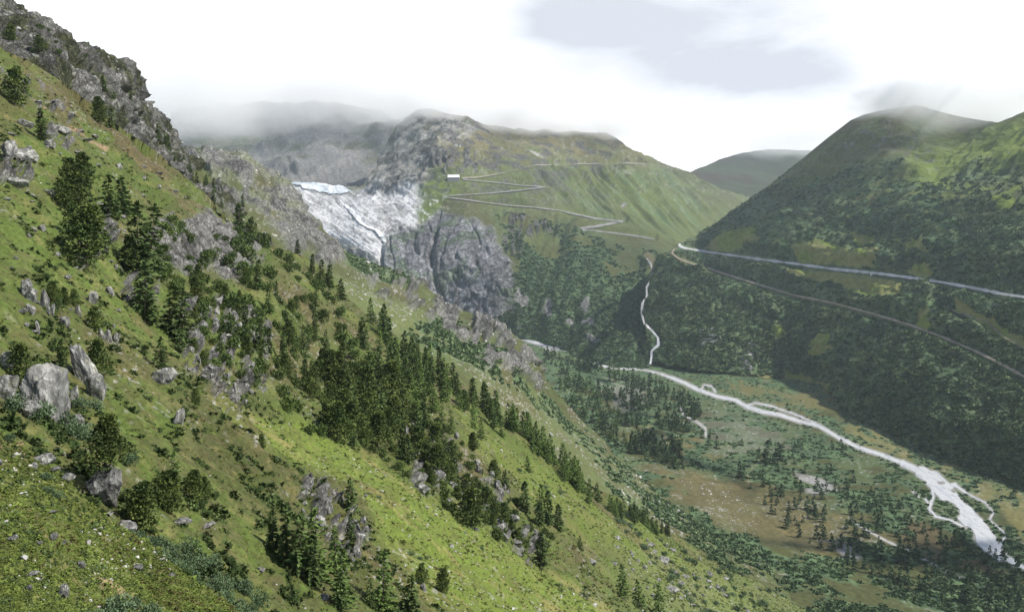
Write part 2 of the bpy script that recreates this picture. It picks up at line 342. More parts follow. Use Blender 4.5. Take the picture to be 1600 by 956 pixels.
def masksM(s, U, V, P):
    k = fbm(P, 160, 5, .55, px=s.px)
    wu = U + 10 * uvn(U, V, 22, 22, 0, 4); wv = V + 8 * uvn(U, V, 22, 22, 0, 6)
    slab = poly(wu, wv, SLAB, 11); wall = poly(wu, wv, WALL, 8)
    tower = poly(wu, wv, [(620, 200), (650, 172), (700, 176), (740, 190), (760, 210), (720, 215), (690, 225), (670, 260), (660, 285), (600, 300), (560, 298), (600, 240)], 7)
    crag = poly(wu, wv, [(668, 232), (700, 236), (745, 245), (750, 268), (705, 272), (690, 270), (650, 262)], 4) * ss(-.1, .25, uvn(U, V, 7, 9, 0, 21))
    crag2 = poly(wu, wv, [(800, 335), (850, 340), (870, 352), (850, 362), (820, 372), (800, 420), (785, 380)], 5) * ss(-.1, .3, uvn(U, V, 5, 16, 0, 23))
    s.masks.update(slab=slab, wall=wall, tower=tower, crag=np.maximum(crag, crag2))
    return k
def disp_m(s, U, V, P, n):
    masksM(s, U, V, P); m = s.masks; fl = flat_mask(U, V, 'M', 3)
    big = fbm(P, 380, 6, .5, px=s.px) * 16 + fbm(P, 110, 5, .55, ridged=True, px=s.px) * 7 * ss(360, 280, V)
    rk = np.clip(m['slab'] * .3 + m['wall'] * .5 + m['crag'] + m['tower'] * .8, 0, 1.3)
    r = fbm(P * np.array([1, 1, .8]), 85, 6, .62, ridged=True, px=s.px)
    crack = -np.clip(1 - np.abs(uvn(U, V, 30, 60, R(-14), 31, 3)) * 5, 0, 1) * 9 * m['wall']
    cleft = -18 * ss(7, 0, dseg(U, V, [(683, 360), (672, 400), (680, 440), (692, 470), (700, 500)])) - 26 * ss(5, 0, dseg(U, V, [(597, 388), (594, 405), (600, 420), (640, 450)]))
    gul = uvn(U, V, 90, 7, R(48), 41, 3) * 24 * poly(U, V, [(840, 262), (1050, 262), (1110, 330), (1080, 370), (960, 345), (880, 325), (840, 290)], 20)
    gul += uvn(U, V, 26, 70, R(14), 44, 3) * 13 * poly(U, V, [(770, 330), (900, 340), (960, 420), (990, 560), (830, 540), (790, 440)], 20)
    low = ss(410, 470, V) * fbm(P, 14, 3, .6, px=s.px) * 3
    sl = -np.clip(1 - np.abs(uvn(U, V, 60, 5, R(35), 61, 3)) * 4, 0, 1) * 2.5 * m['slab']
    a = (big + low + r * 11 * rk + gul) * (.12 + .88 * fl) + crack + cleft + sl
    st = dseg(U, V, STREAM); a -= 3 * ss(12, 3, st)
    return n * a[..., None]
def col_m(s, U, V, P, n):
    m = s.masks
    k = fbm(P, 200, 5, .6); k2 = uvn(U, V, 30, 12, R(20), 51, 4)
    c = mixc_(C['farg'], C['olive'] * 1.15, ss(-.4, .5, k))
    up = ss(275, 215, V) * ss(640, 700, U); c = mixc_(c, C['brown'] * 1.1, up * ss(-.9, .2, k2) * .85); c = mixc_(c, C['dry'] * .8, up * ss(.1, .6, k2) * .5)
    c = mixc_(c, C['bright'] * .85, poly(U, V, [(650, 278), (690, 282), (725, 305), (690, 312), (685, 345), (655, 350), (640, 310)], 6))
    c = mixc_(c, C['bright'] * .7, poly(U, V, [(860, 262), (960, 262), (1060, 290), (1130, 330), (1080, 365), (1000, 350), (930, 290)], 22) * .55)
    # gully streaks: darker herbage and stones
    g = ss(.0, .5, uvn(U, V, 80, 6, R(48), 41, 3)); gz = poly(U, V, [(840, 262), (1050, 262), (1110, 330), (1080, 370), (960, 345), (880, 325), (840, 290)], 15)
    c = mixc_(c, C['scrub'] * 1.2, g * gz * .7)
    # scrub mantle, lower half
    sm = poly(U + 24 * k2, V + 20 * k, [(780, 345), (800, 322), (860, 350), (905, 365), (935, 372), (945, 400), (990, 440), (1012, 410), (1030, 410), (1040, 620), (760, 620), (800, 470)], 26)
    sm2 = ss(-.25, .15, fbm(P, 60, 5, .6) + .35 + (V - 400) / 130)
    c = mixc_(c, mixc_(C['scrubd'], C['scrub'], ss(-.4, .4, k)), sm * sm2)
    s.masks['scrub'] = sm * sm2 * ss(4, 7, dseg(U, V, STREAM))
    fan = poly(U + 6 * k2, V, [(1030, 545), (1060, 548), (1065, 560), (1040, 566), (1020, 560)], 5) + poly(U, V, [(1010, 520), (1025, 522), (1030, 548), (1008, 545)], 5); c = mixc_(c, C['ochre'] * .8, np.clip(fan, 0, 1) * .8)
    up2 = ss(.1, .5, uvn(U, V, 60, 5, R(22), 71, 3)) * poly(U, V, [(700, 190), (800, 205), (870, 240), (830, 255), (760, 230), (690, 215)], 10)
    c = mixc_(c, C['rock'] * 1.3, up2 * .8)
    stones = ss(.35, .6, uvn(U, V, 3.5, 3.5, 0, 77, 2)) * ss(400, 260, V) * .35; c = mixc_(c, C['rock'], stones)
    c = mixc_(c, C['granite'] * .8, ss(-.1, .3, uvn(U, V, 4, 4, 0, 81, 2) - .35) * poly(U, V, [(660, 300), (700, 300), (700, 350), (640, 355), (650, 310)], 6) * .8)
    dz = ss(-.5, .4, fbm(P, 50, 4, .6))
    tw_ = mixc_(mixc_(C['rockd'] * 1.7, C['rock'] * 1.2, dz), C['olive'] * 1.1, ss(.0, .4, uvn(U, V, 20, 8, R(30), 151, 5, .65)) * .7 * ss(600, 680, U)); tw_ = mixc_(tw_, C['rock'] * 1.35, ss(.15, .5, uvn(U, V, 26, 4, R(-38), 152, 4, .6)) * .8); c = mixc_(c, tw_, m['tower'] * .9)
    c = mixc_(c, mixc_(C['rockd'] * .9, C['rock'] * .8, dz), m['crag'])
    wallc = mixc_(np.array([.19, .19, .205]), np.array([.36, .36, .38]), ss(-.7, .5, uvn(U, V, 14, 50, R(-12), 55, 5, .65)))
    wallc = mixc_(wallc, C['scrub'] * 1.5, ss(.3, .6, fbm(P, 70, 4, .6)) * .6)
    c = mixc_(c, wallc, m['wall'] * (1 - .25 * ss(760, 800, U)))
    gr = mixc_(C['granite'], C['granite'] * .62, ss(.0, .7, uvn(U, V, 22, 5, R(28), 57, 4, .65)))
    gr = mixc_(gr, C['rock'], ss(.3, .6, uvn(U, V, 14, 5, R(35), 58, 4, .7)) * .7)
    c = mixc_(c, gr, m['slab']); rn = ss(.12, .42, fbm(P, 55, 5, .62, off=3.3)) * ss(350, 250, V) * .75; c = mixc_(c, C['rockd'] * 1.1, rn * ss(1000, 900, U)); s.masks['stone'] = np.clip(m['tower'] * .45 + m['crag'] + m['wall'] + m['slab'] * .2 + rn, 0, 1)
    bk = ss(8, 2, dseg(U, V, STREAM)) * (V < 450); c = mixc_(c, C['soil'] * .8, bk * .6)
    rs = np.zeros(U.shape)
    for (a, b_, r1, r2) in [(915, 479, 6, 9), (890, 497, 6, 4), (918, 503, 12, 6), (925, 526, 11, 6), (857, 481, 8, 11), (820, 470, 7, 8), (975, 320, 5, 2), (812, 462, 8, 10)]:
        rs = np.maximum(rs, ss(1.25, .7, np.hypot((U - a) / r1, (V - b_) / r2) + .5 * uvn(U, V, 5, 5, 0, 91, 2)))
    c = mixc_(c, C['rock'] * 1.2, rs); s.masks['scrub'] = s.masks['scrub'] * (1 - rs); s.masks['stone'] = np.maximum(s.masks['stone'], rs)
    return c
Sheet('M', 'pass_mountain', 430, 1240, TOPM, BOTM, CTLM, step=1.35, disp=disp_m, colf=col_m, mat=M_far, c=30, back=(1.03, 1.08, 1.16), drop=(.02, .05, .1))

# --- right mountain
TOPR = [(1000, 600), (1010, 560), (1012, 480), (1018, 430), (1030, 408), (1046, 392), (1062, 379.5), (1085, 373), (1105, 358), (1130, 342), (1160, 320), (1200, 290), (1235, 262), (1270, 234), (1300, 210), (1330, 188), (1350, 180), (1375, 174), (1400, 170), (1430, 164), (1460, 172), (1500, 182), (1560, 192), (1600, 176), (1680, 150), (1800, 110)]
BOTR = [(1000, 612), (1060, 612), (1100, 622), (1200, 655), (1300, 690), (1450, 775), (1600, 840), (1800, 930)]
CTLR = [(1020, 590, 1870), (1060, 612, 1760), (1150, 590, 1790), (1230, 594, 1760), (1285, 600, 1700), (1100, 520, 1960), (1316, 640, 1470), (1400, 682, 1291), (1470, 715, 1175), (1540, 745, 1087), (1600, 768, 1027), (1800, 850, 860), (1800, 930, 860), (1060, 385, 2500), (1085, 373, 2700), (1150, 440, 2150), (1130, 345, 2800), (1200, 290, 2850), (1270, 235, 2850), (1330, 190, 2700), (1400, 170, 2600), (1500, 182, 2500), (1600, 178, 2150), (1800, 110, 1900),
        (1300, 421, 1950), (1450, 438, 1670), (1600, 465, 1385), (1600, 589, 1215), (1420, 508, 1540), (1240, 462, 1990), (1050, 396, 2450), (1030, 450, 2300), (1015, 500, 2130), (1020, 540, 2010), (1400, 300, 2050), (1600, 330, 1620), (1200, 350, 2350), (1200, 550, 1869), (1400, 620, 1375), (1500, 250, 2150), (1800, 300, 1556), (1800, 600, 1080), (1300, 560, 1686), (1600, 700, 1090), (1500, 700, 1162), (1500, 600, 1290)]
TOE = [(1000, 568), (1060, 572), (1150, 588), (1215, 590), (1285, 600), (1316, 640), (1340, 656), (1400, 682), (1470, 715), (1540, 745), (1600, 768), (1800, 850)]
def yR(U, V):
    toe = np.interp(U, *np.array(TOE).T) + 5 * uvn(U, V * 0, 30, 30, 0, 201, 3); Y = TPS(CTLR, 30)(U, V)
    Yf = 333.0 / np.maximum(.041 + (V - V0) / F, .02); lo = Yf * 1.035 + 6; hi = np.minimum(Y, Yf * .999)
    w_ = ss(-3, 8, V - toe); w2 = ss(-60, -5, V - toe); return (Y + (hi - Y) * w2) * (1 - w_) + lo * w_
def disp_r(s, U, V, P, n):
    fl = flat_mask(U, V, 'R', 8)
    big = fbm(P, 330, 6, .55, px=s.px) * 19
    sc_ = ss(290, 360, V) * (fbm(P, 18, 4, .62, px=s.px) * 3.6 + fbm(P, 60, 3, .5, ridged=True, px=s.px) * 5)
    rid = fbm(P, 120, 4, .5, ridged=True, px=s.px) * 11
    gul = uvn(U, V, 110, 7, R(-42), 42, 3) * 16 * poly(U, V, [(1480, 300), (1540, 210), (1700, 150), (1800, 300), (1600, 340)], 30)
    st = dseg(U, V, STREAM)
    edge = ss(0, 30, V - np.interp(U, [p[0] for p in TOPR], [p[1] for p in TOPR]))
    toe = np.interp(U, *np.array(TOE).T); edge = edge * (.05 + .95 * ss(-6, 70, toe - V)); rid = rid * edge
    return n * ((big * (.3 + .7 * edge) * ss(-10, 40, toe - V) + sc_ * ss(-4, 14, toe - V) + rid + gul) * (.04 + .96 * fl) - 3 * ss(12, 3, st))[..., None]
def col_r(s, U, V, P, n):
    k = fbm(P, 150, 5, .6); k2 = uvn(U, V, 40, 14, R(12), 52, 4)
    c = mixc_(C['olive'] * 1.35, C['farg'] * 1.2, ss(-.4, .4, k2)); c = mixc_(c, C['heath'] * .95, ss(.1, .6, k) * .6)
    c = mixc_(c, C['bright'] * 1.1, poly(U + 20 * k2, V + 10 * k, [(1400, 290), (1470, 230), (1600, 190), (1800, 200), (1800, 330), (1600, 330), (1500, 310), (1440, 330)], 18) * .95)  # bright upper grass, its colour raised to paint in the sunlit patches
    c = mixc_(c, C['bright'] * .8, poly(U + 8 * k2, V + 5 * k, [(1430, 240), (1460, 238), (1450, 275), (1425, 270)], 6) * .6)
    edge = np.interp(U, [1000, 1200, 1235, 1330, 1400, 1450, 1500, 1600, 1800], [300, 286, 282, 272, 262, 285, 268, 250, 230])
    sm = ss(-14, 14, V - edge + 26 * k + 16 * k2)
    thin = ss(-.5, .15, fbm(P, 45, 5, .62) + (V - edge) / 130)
    opens = np.zeros(U.shape)
    for pl in [[(1090, 385), (1150, 372), (1190, 362), (1200, 385), (1160, 396), (1110, 396)], [(1240, 392), (1300, 388), (1340, 400), (1375, 395), (1370, 420), (1250, 412)], [(1405, 378), (1450, 380), (1455, 400), (1420, 395)], [(1420, 425), (1450, 410), (1462, 425), (1440, 440)], [(1225, 425), (1300, 425), (1370, 433), (1415, 445), (1410, 468), (1365, 468), (1320, 448), (1240, 436)],
               [(1210, 515), (1232, 520), (1236, 536), (1215, 535)], [(1280, 525), (1310, 530), (1300, 560), (1270, 556)], [(1560, 315), (1600, 312), (1600, 325), (1560, 328)], [(1430, 505), (1450, 498), (1460, 512), (1440, 520)], [(1340, 375), (1370, 370), (1375, 385), (1345, 388)], [(1150, 590), (1200, 585), (1290, 600), (1310, 625), (1310, 642), (1260, 655), (1190, 640), (1150, 615)],
               [(1230, 580), (1262, 585), (1270, 600), (1230, 598)], [(1490, 475), (1545, 495), (1620, 545), (1615, 558), (1545, 515), (1490, 488)]]:
        opens = np.maximum(opens, poly(U + 9 * k2 + 5 * uvn(U, V, 9, 5, 0, 210, 3), V + 3 * k + 3 * uvn(U, V, 9, 5, 0, 211, 3), pl, 2))
    s.masks['scrub'] = sm * thin * (1 - opens) * ss(5, 8, dseg(U, V, STREAM)) * ss(4, 8, dseg(U, V, ROADS['pass_road'][1])) * ss(2.5, 5, dseg(U, V, ROADS['railway_track'][1]))
    scr = mixc_(C['scrubd'], C['scrub'] * 1.15, ss(-.5, .5, fbm(P, 40, 4, .6))); scr = mixc_(scr, C['scrubl'] * 1.05, ss(-.1, .5, k2) * .7); scr = mixc_(scr, C['olive'], ss(.2, .6, fbm(P, 90, 4, .6, off=4)) * .5)
    c = mixc_(c, C['ochre'] * 1.15 + C['grass'] * .4, np.clip(opens * 1.2, 0, 1) * ss(365, 380, V) * .9)
    c = mixc_(c, C['bright'] * 1.3, opens * ss(-.1, .3, k2) * .8)
    c = mixc_(c, scr, sm * thin * (1 - opens))
    low = poly(U, V, [(1150, 590), (1200, 585), (1290, 600), (1310, 625), (1310, 642), (1260, 655), (1190, 640), (1150, 615)], 8); c = mixc_(c, C['ochre'] * .95, low * .85)
    rk = poly(U + 5 * k2, V + 4 * k, [(1155, 570), (1170, 560), (1172, 545), (1182, 545), (1184, 565), (1172, 583), (1158, 580)], 2.5)
    rk = np.maximum(rk, .7 * poly(U + 6 * k2, V, [(1095, 530), (1120, 505), (1118, 520), (1128, 540), (1100, 548)], 4)); c = mixc_(c, C['rock'] * 1.1, rk)
    rk2 = ss(.25, .5, uvn(U, V, 8, 5, 0, 63, 3)) * poly(U, V, [(1330, 200), (1400, 195), (1480, 235), (1470, 270), (1350, 240), (1320, 262)], 12); c = mixc_(c, C['rockd'], rk2 * .8)
    ds = ss(3.5, 1.5, dseg(U, V, ROADS['railway_track'][1])); c = mixc_(c, C['dry'] * .7, ds * .7)
    vs = ss(.55, .75, uvn(U, V, 3, 3, 0, 65, 2)) * .5; c = mixc_(c, C['gravel'], vs * (1 - sm) * ss(1000, 1300, U) * .5)
    return c
Sheet('R', 'scrub_mountain', 1000, 1800, TOPR, BOTR, yR, step=1.35, disp=disp_r, colf=col_r, mat=M_far, c=30, back=(1.02, 1.06, 1.14, 1.3), drop=(.02, .06, .14, .3))

# --- valley floor
def yfloor(U, V): return 333.0 / (.041 + (V - V0) / F)
def dist_river(U, V):
    d = np.full(U.shape, 1e9)
    for pts in [RIVER] + RIVER_ARMS:
        for a, b_ in zip(pts[:-1], pts[1:]): d = np.minimum(d, dseg(U, V, [a, b_]) - (a[2] + b_[2]) / 2)
    for (x, y, rx, ry, an) in ISLANDS:
        c_, s_ = math.cos(an), math.sin(an); q = np.hypot(((U - x) * c_ + (V - y) * s_) / rx, (-(U - x) * s_ + (V - y) * c_) / ry)
        d = np.maximum(d, (1 - q) * min(rx, ry))
    return d
def disp_v(s, U, V, P, n):
    d = dist_river(U, V); s.masks['river'] = d
    k = fbm(P, 90, 4, .5, px=s.px) * 3.0 * ss(2, 30, d) + fbm(P, 9, 3, .6, px=s.px) * .8 * ss(1, 8, d)
    k += ss(900, 1500, 1e9) * 0
    left = ss(-40, 160, (np.interp(V, [540, 620, 700, 790, 880, 1060], [830, 870, 960, 1060, 1200, 1450]) + 130 - U)) * 10
    return np.stack([0 * U, 0 * U, k + left - .5 * ss(3, 0, d)], -1)
FB = [(1000, 735), (1080, 745), (1180, 765), (1300, 790), (1400, 830), (1330, 870), (1200, 850), (1120, 830), (1040, 790)]
def col_v(s, U, V, P, n):
    d = s.masks['river']; k = fbm(P, 60, 5, .6); k2 = fbm(P, 22, 4, .6, off=5.1)
    wu, wv = U + 22 * k, V + 9 * k2
    c = mixc_(C['olive'] * .95, C['scrub'] * .55 + C['olive'] * .65, ss(-.3, .4, k))
    c = mixc_(c, C['brown'] * .8 + C['olive'] * .15, poly(wu, wv, FB, 18) * .8)
    c = mixc_(c, C['ochre'] * .85, poly(wu, wv, [(1100, 600), (1200, 595), (1310, 610), (1315, 645), (1250, 645), (1150, 618)], 8))
    c = mixc_(c, C['ochre'] * 1.05, poly(U + 12 * k, V + 5 * k2, [(1300, 655), (1370, 665), (1450, 705), (1530, 725), (1600, 770), (1700, 830), (1700, 860), (1590, 805), (1530, 775), (1440, 725), (1380, 705), (1330, 690)], 4))
    c = mixc_(c, C['ochre'] * 1.0, poly(U + 8 * k, V + 5 * k2, [(1560, 790), (1640, 800), (1700, 860), (1620, 870), (1590, 840)], 5))
    c = mixc_(c, C['heath'] * 1.1, poly(wu, wv, [(1370, 800), (1430, 805), (1470, 840), (1540, 870), (1550, 900), (1480, 880), (1400, 850)], 10) * .8)
    c = mixc_(c, C['gravel'] * .75, np.clip(poly(wu, wv, [(1230, 735), (1290, 745), (1310, 770), (1260, 765)], 6) + poly(wu, wv, [(1275, 840), (1330, 850), (1350, 872), (1310, 876)], 6) + poly(wu, wv, [(950, 600), (1010, 600), (1000, 640), (950, 640)], 12) * .45 + poly(wu, wv, [(1060, 640), (1180, 650), (1250, 690), (1200, 720), (1080, 690)], 18) * .2, 0, 1))
    c = mixc_(c, C['dry'] * .8, poly(wu, wv, [(980, 700), (1000, 650), (1120, 690), (1250, 800), (1350, 800), (1280, 900), (1150, 800)], 25) * ss(0, .5, k2) * .6)
    opens = poly(wu, wv, FB, 18)
    op2 = np.clip((c[..., 0] - .09) / .04, 0, 1)
    th = ss(-.1, .35, fbm(P, 35, 5, .6, off=9) + .26 - .8 * opens - .7 * op2)
    dt = V - np.interp(U, *np.array(TOE).T); th = np.maximum(th, ss(34, 4, dt + 26 * uvn(U, V, 26, 10, R(25), 220, 4)) * ss(-2, 3, dt) * ss(-.5, -.1, uvn(U, V, 7, 4, R(25), 221, 2))); th = np.maximum(th, ss(10, 3, np.abs(d - 5)) * ss(-.3, .1, k2) * .7) * ss(.5, 2.5, d)
    s.masks['scrub'] = th
    c = mixc_(c, mixc_(C['scrubd'] * 1.1, C['scrub'] * 1.2, ss(-.3, .5, k2)), th)
    st = ss(.42, .62, vn(P / 3.2)) * ss(-.4, .3, k); c = mixc_(c, C['gravel'], st * .5 * (1 - th))
    for p in PATHS_F: c = mixc_(c, C['gravel'], ss(2.6, 1.2, dseg(U, V, p)))
    c = mixc_(c, C['gravel'], ss(2.5, .5, d) * .8)
    return c
Sheet('V', 'valley_floor', 640, 1820, [(640, 512), (820, 515), (1820, 515)], [(640, 1075), (1820, 1075)], yfloor, step=1.4, disp=disp_v, colf=col_v, mat=M_floor, back=None)

# --- rocky shoulder and middle slope behind the near hillside
TOPS = [(140, 250), (220, 232), (262, 224), (300, 230), (330, 233), (352, 236), (380, 248), (404, 258), (425, 270), (445, 286), (458, 302), (470, 316), (490, 340), (510, 366), (525, 384), (545, 396), (575, 407), (620, 424), (655, 438), (690, 470), (715, 482), (745, 492), (770, 500), (790, 516), (812, 530), (832, 548), (846, 575), (855, 596), (880, 625), (920, 665), (965, 703), (1010, 745), (1060, 790), (1130, 838), (1200, 880), (1350, 960), (1500, 1040)]
BOTS = [(140, 330), (250, 345), (345, 365), (480, 440), (560, 520), (640, 580), (740, 655), (870, 765), (1040, 875), (1200, 985), (1350, 1060), (1500, 1090)]
CTLS = [(220, 235, 1350), (300, 230, 1300), (350, 236, 1280), (404, 258, 1250), (445, 286, 1230), (490, 340, 1200), (545, 396, 1150), (620, 424, 1120), (700, 475, 1080), (770, 500, 1050), (832, 548, 1020), (855, 596, 1080), (900, 645, 1280), (965, 703, 1215), (1060, 790, 975), (1200, 880, 815), (1350, 960, 700), (1500, 1040, 620),
        (250, 345, 800), (345, 350, 760), (430, 330, 1000), (480, 430, 700), (560, 500, 620), (640, 560, 600), (740, 640, 590), (870, 745, 590), (1040, 850, 640), (1200, 970, 600), (1500, 1090, 560), (700, 540, 780), (800, 620, 820), (900, 700, 900), (380, 280, 1130), (600, 460, 850)]
def disp_s(s, U, V, P, n):
    wu = U + 12 * uvn(U, V, 25, 25, 0, 14); wv = V + 10 * uvn(U, V, 25, 25, 0, 16)
    knob = poly(wu, wv, [(230, 215), (400, 245), (450, 280), (530, 385), (540, 410), (480, 410), (410, 340), (340, 300), (280, 260)], 10)
    cliff = poly(wu, wv, [(670, 450), (710, 478), (760, 492), (800, 515), (840, 555), (855, 610), (820, 590), (780, 560), (755, 590), (740, 560), (720, 525), (680, 495)], 7) * ss(-.35, .15, uvn(U, V, 16, 22, 0, 18))
    cl2 = poly(wu, wv, [(590, 415), (640, 425), (670, 445), (700, 500), (660, 495), (610, 470), (560, 430)], 10) * ss(0, .4, uvn(U, V, 12, 10, 0, 19)) * .8
    rk = np.maximum(np.maximum(knob * ss(-.75, .1, uvn(U, V, 26, 14, R(40), 20, 4)), cliff), cl2)
    s.masks.update(rock=rk, knob=knob)
    edge = ss(0, 25, V - np.interp(U, [p[0] for p in TOPS], [p[1] for p in TOPS]))
    a = fbm(P, 130, 5, .5, px=s.px) * 6 * (.3 + .7 * edge) + rk * fbm(P * np.array([1, 1, .8]), 38, 6, .63, ridged=True, px=s.px) * 6 + fbm(P, 8, 3, .6, px=s.px) * .9
    a -= 12 * ss(6, 0, dseg(U, V, [(470, 315), (485, 345), (505, 375), (520, 400)])) * ss(.1, .3, knob)
    return n * a[..., None]
def col_s(s, U, V, P, n):
    k = fbm(P, 70, 5, .6); k2 = uvn(U, V, 24, 9, R(32), 24, 4); m = s.masks
    c = mixc_(C['farg'] * .85, C['olive'], ss(-.4, .4, k2))
    c = mixc_(c, C['paleg'] * .9, poly(U + 10 * k2, V, [(520, 430), (600, 455), (680, 505), (740, 545), (700, 570), (620, 520), (540, 470)], 14) * .6)
    c = mixc_(c, C['paleg'] * .85, poly(U + 10 * k2, V, [(730, 580), (830, 600), (930, 700), (1040, 800), (1000, 830), (880, 740), (760, 640)], 14) * .45)
    c = mixc_(c, C['heath'], ss(.1, .6, k) * .4)
    sm = poly(U + 10 * k2, V + 8 * k, [(620, 520), (700, 490), (800, 545), (870, 640), (1000, 750), (1200, 880), (1400, 980), (1300, 1000), (1150, 930), (1080, 860), (960, 760), (870, 660), (760, 590), (700, 560)], 14)
    th = sm * ss(-.15, .3, fbm(P, 30, 5, .6, off=2) + .15) * (1 - m['rock'])
    th = np.maximum(th, poly(U, V, [(535, 392), (640, 428), (660, 445), (600, 440), (540, 410)], 5) * (1 - m['rock']) * .8)
    s.masks['scrub'] = th; c = mixc_(c, mixc_(C['scrub'], C['scrubl'], ss(-.3, .5, k2)), th)
    rc = mixc_(C['rockd'], C['rock'] * 1.1, ss(-.7, .3, fbm(P, 25, 5, .65))); rc = mixc_(rc, C['lichen'] * 1.15, m['knob'] * ss(-.2, .4, k2) * ss(380, 300, V))
    c = mixc_(c, rc, m['rock'])
    st = ss(.38, .6, vn(P / 2.6)) * ss(-.2, .4, k); c = mixc_(c, C['gravel'] * 1.1, st * .6 * (1 - th))
    return c
Sheet('S', 'rocky_shoulder', 140, 1500, TOPS, BOTS, CTLS, step=1.4, disp=disp_s, colf=col_s, mat=M_mid, c=30, back=(1.03, 1.08, 1.15), drop=(.04, .12, .3))

# --- crag on the crest
TOPC = [(-200, -140), (-60, -45), (0, -8), (30, 18), (60, 40), (100, 62), (130, 82), (160, 98), (190, 110), (196, 118), (205, 138), (222, 160), (240, 190), (262, 210), (290, 240), (310, 262), (330, 285), (370, 330), (420, 385), (460, 440)]
BOTC = [(-200, 60), (0, 100), (200, 235), (345, 350), (420, 420), (460, 470)]
CTLC = [(-200, -140, 380), (0, -8, 400), (100, 62, 440), (190, 110, 500), (240, 190, 560), (290, 240, 620), (330, 285, 680), (420, 385, 700), (460, 440, 650), (-200, 60, 290), (0, 95, 310), (100, 160, 350), (200, 230, 400), (345, 345, 470), (420, 420, 500), (460, 470, 500), (120, 110, 420), (220, 195, 500)]
def disp_c(s, U, V, P, n):
    s.masks['rock'] = ss(-.55, -.1, uvn(U, V, 30, 18, R(40), 26, 4) + .5 * ss(60, 0, V - np.interp(U, [p[0] for p in TOPC], [p[1] for p in TOPC])) + .45 * ss(240, 200, U) - .35)
    r = fbm(P * np.array([1, 1, .8]), 26, 6, .64, ridged=True, px=s.px)
    return n * (s.masks['rock'] * r * 4.6 + fbm(P, 60, 5, .5, px=s.px) * 3.5)[..., None]
def col_c(s, U, V, P, n):
    k = fbm(P, 30, 5, .6)
    c = mixc_(C['farg'] * .8, C['olive'], ss(-.4, .4, k))
    rc = mixc_(C['rockd'] * .9, C['rock'] * .9, ss(-.8, .4, fbm(P * np.array([1, 1, .5]), 14, 5, .65)))
    c = mixc_(c, rc, s.masks['rock'] * (1 - .85 * ss(-.1, .3, fbm(P, 18, 5, .6, off=7))))
    return c
Sheet('C', 'crest_crag', -200, 460, TOPC, BOTC, CTLC, step=1.4, disp=disp_c, colf=col_c, mat=M_mid, c=30, back=(1.03, 1.1, 1.2), drop=(.05, .15, .35))

# --- near hillside
TOPN = [(-200, -50), (-60, 40), (0, 76), (50, 98), (100, 130), (150, 165), (200, 206), (250, 243), (290, 278), (345, 328), (390, 358), (440, 388), (480, 402), (515, 430), (545, 468), (580, 500), (640, 540), (700, 580), (740, 611), (790, 658), (870, 715), (940, 765), (1040, 825), (1100, 862), (1200, 925), (1300, 985), (1400, 1040)]
BOTN = [(-200, 1075), (1400, 1075)]
CTLN = [(-200, 1060, 30), (0, 1060, 38), (-200, 700, 45), (-200, 400, 80), (-200, 150, 150), (-200, -50, 230), (0, 956, 45), (0, 640, 68), (0, 500, 88), (0, 400, 112), (0, 300, 148), (0, 200, 195), (0, 76, 262), (200, 900, 56), (200, 700, 80), (200, 600, 100), (200, 500, 132), (200, 400, 175), (200, 320, 225), (200, 206, 330),
        (400, 900, 74), (400, 700, 116), (400, 600, 155), (400, 500, 225), (345, 328, 420), (400, 420, 320), (480, 402, 460), (545, 468, 460), (640, 540, 450), (740, 611, 460), (870, 715, 460), (940, 765, 470), (1040, 825, 530), (1200, 925, 590), (1400, 1040, 560),
        (600, 956, 90), (600, 800, 138), (560, 690, 190), (600, 600, 290), (520, 540, 330), (700, 700, 245), (800, 956, 138), (800, 850, 205), (800, 750, 310), (1000, 956, 262), (1000, 870, 400), (1150, 980, 420), (1400, 1075, 470), (400, 1060, 52), (800, 1060, 98), (1100, 1075, 250)]
ROCKP = [[(222, 372), (262, 345), (310, 340), (362, 345), (402, 385), (408, 415), (362, 432), (335, 418), (300, 425), (245, 400)],
         [(275, 480), (330, 470), (420, 500), (425, 600), (380, 640), (330, 600), (290, 560)], [(470, 745), (520, 760), (570, 830), (560, 880), (520, 860), (480, 800)],
         [(640, 700), (690, 680), (720, 740), (700, 770), (660, 760)], [(0, 240), (45, 250), (50, 275), (0, 300)], [(700, 720), (790, 780), (850, 860), (830, 870), (760, 810)],
         [(60, 200), (110, 205), (100, 235), (60, 235)], [(0, 120), (60, 130), (110, 180), (140, 215), (90, 200)], [(130, 330), (160, 320), (170, 400), (120, 420)], [(185, 380), (235, 370), (245, 470), (200, 460)]]
def disp_n(s, U, V, P, n):
    q = uvn(U, V, 20, 20, 0, 34); wu = U + 12 * q; wv = V + 12 * uvn(U, V, 20, 20, 0, 36)
    rk = np.zeros(U.shape)
    for i, pl in enumerate(ROCKP): rk = np.maximum(rk, poly(wu, wv, pl, 6) * (1 if i == 0 else ss(.0, .3, uvn(U, V, 9, 14, 0, 38))))
    s.masks['rock'] = rk
    crk = fbm(P * np.array([1, 1, .8]), 6, 5, .62, ridged=True, px=s.px)
    a = fbm(P, 45, 5, .5, px=s.px) * 2.6 * np.clip(s.px / .25, .35, 1.2) + rk * crk * 1.1 + fbm(P, 2.5, 4, .55, px=s.px) * .16 * np.clip(s.px / .12, .5, 2)
    wavy = uvn(U, V, 110, 15, R(38), 39, 4, .55) * 1.5 * np.clip(s.px / .2, .2, 1.3)
    return n * (a + wavy)[..., None]
MEADOW = [(330, 600), (400, 640), (480, 650), (560, 700), (640, 750), (700, 790), (790, 850), (870, 900), (950, 940), (1010, 990), (700, 990), (640, 900), (560, 800), (520, 740), (440, 700), (370, 660)]
MEAD2 = [(690, 620), (800, 700), (900, 760), (1000, 820), (1080, 870), (1200, 960), (1150, 1000), (1000, 900), (880, 820), (800, 760), (730, 700)]
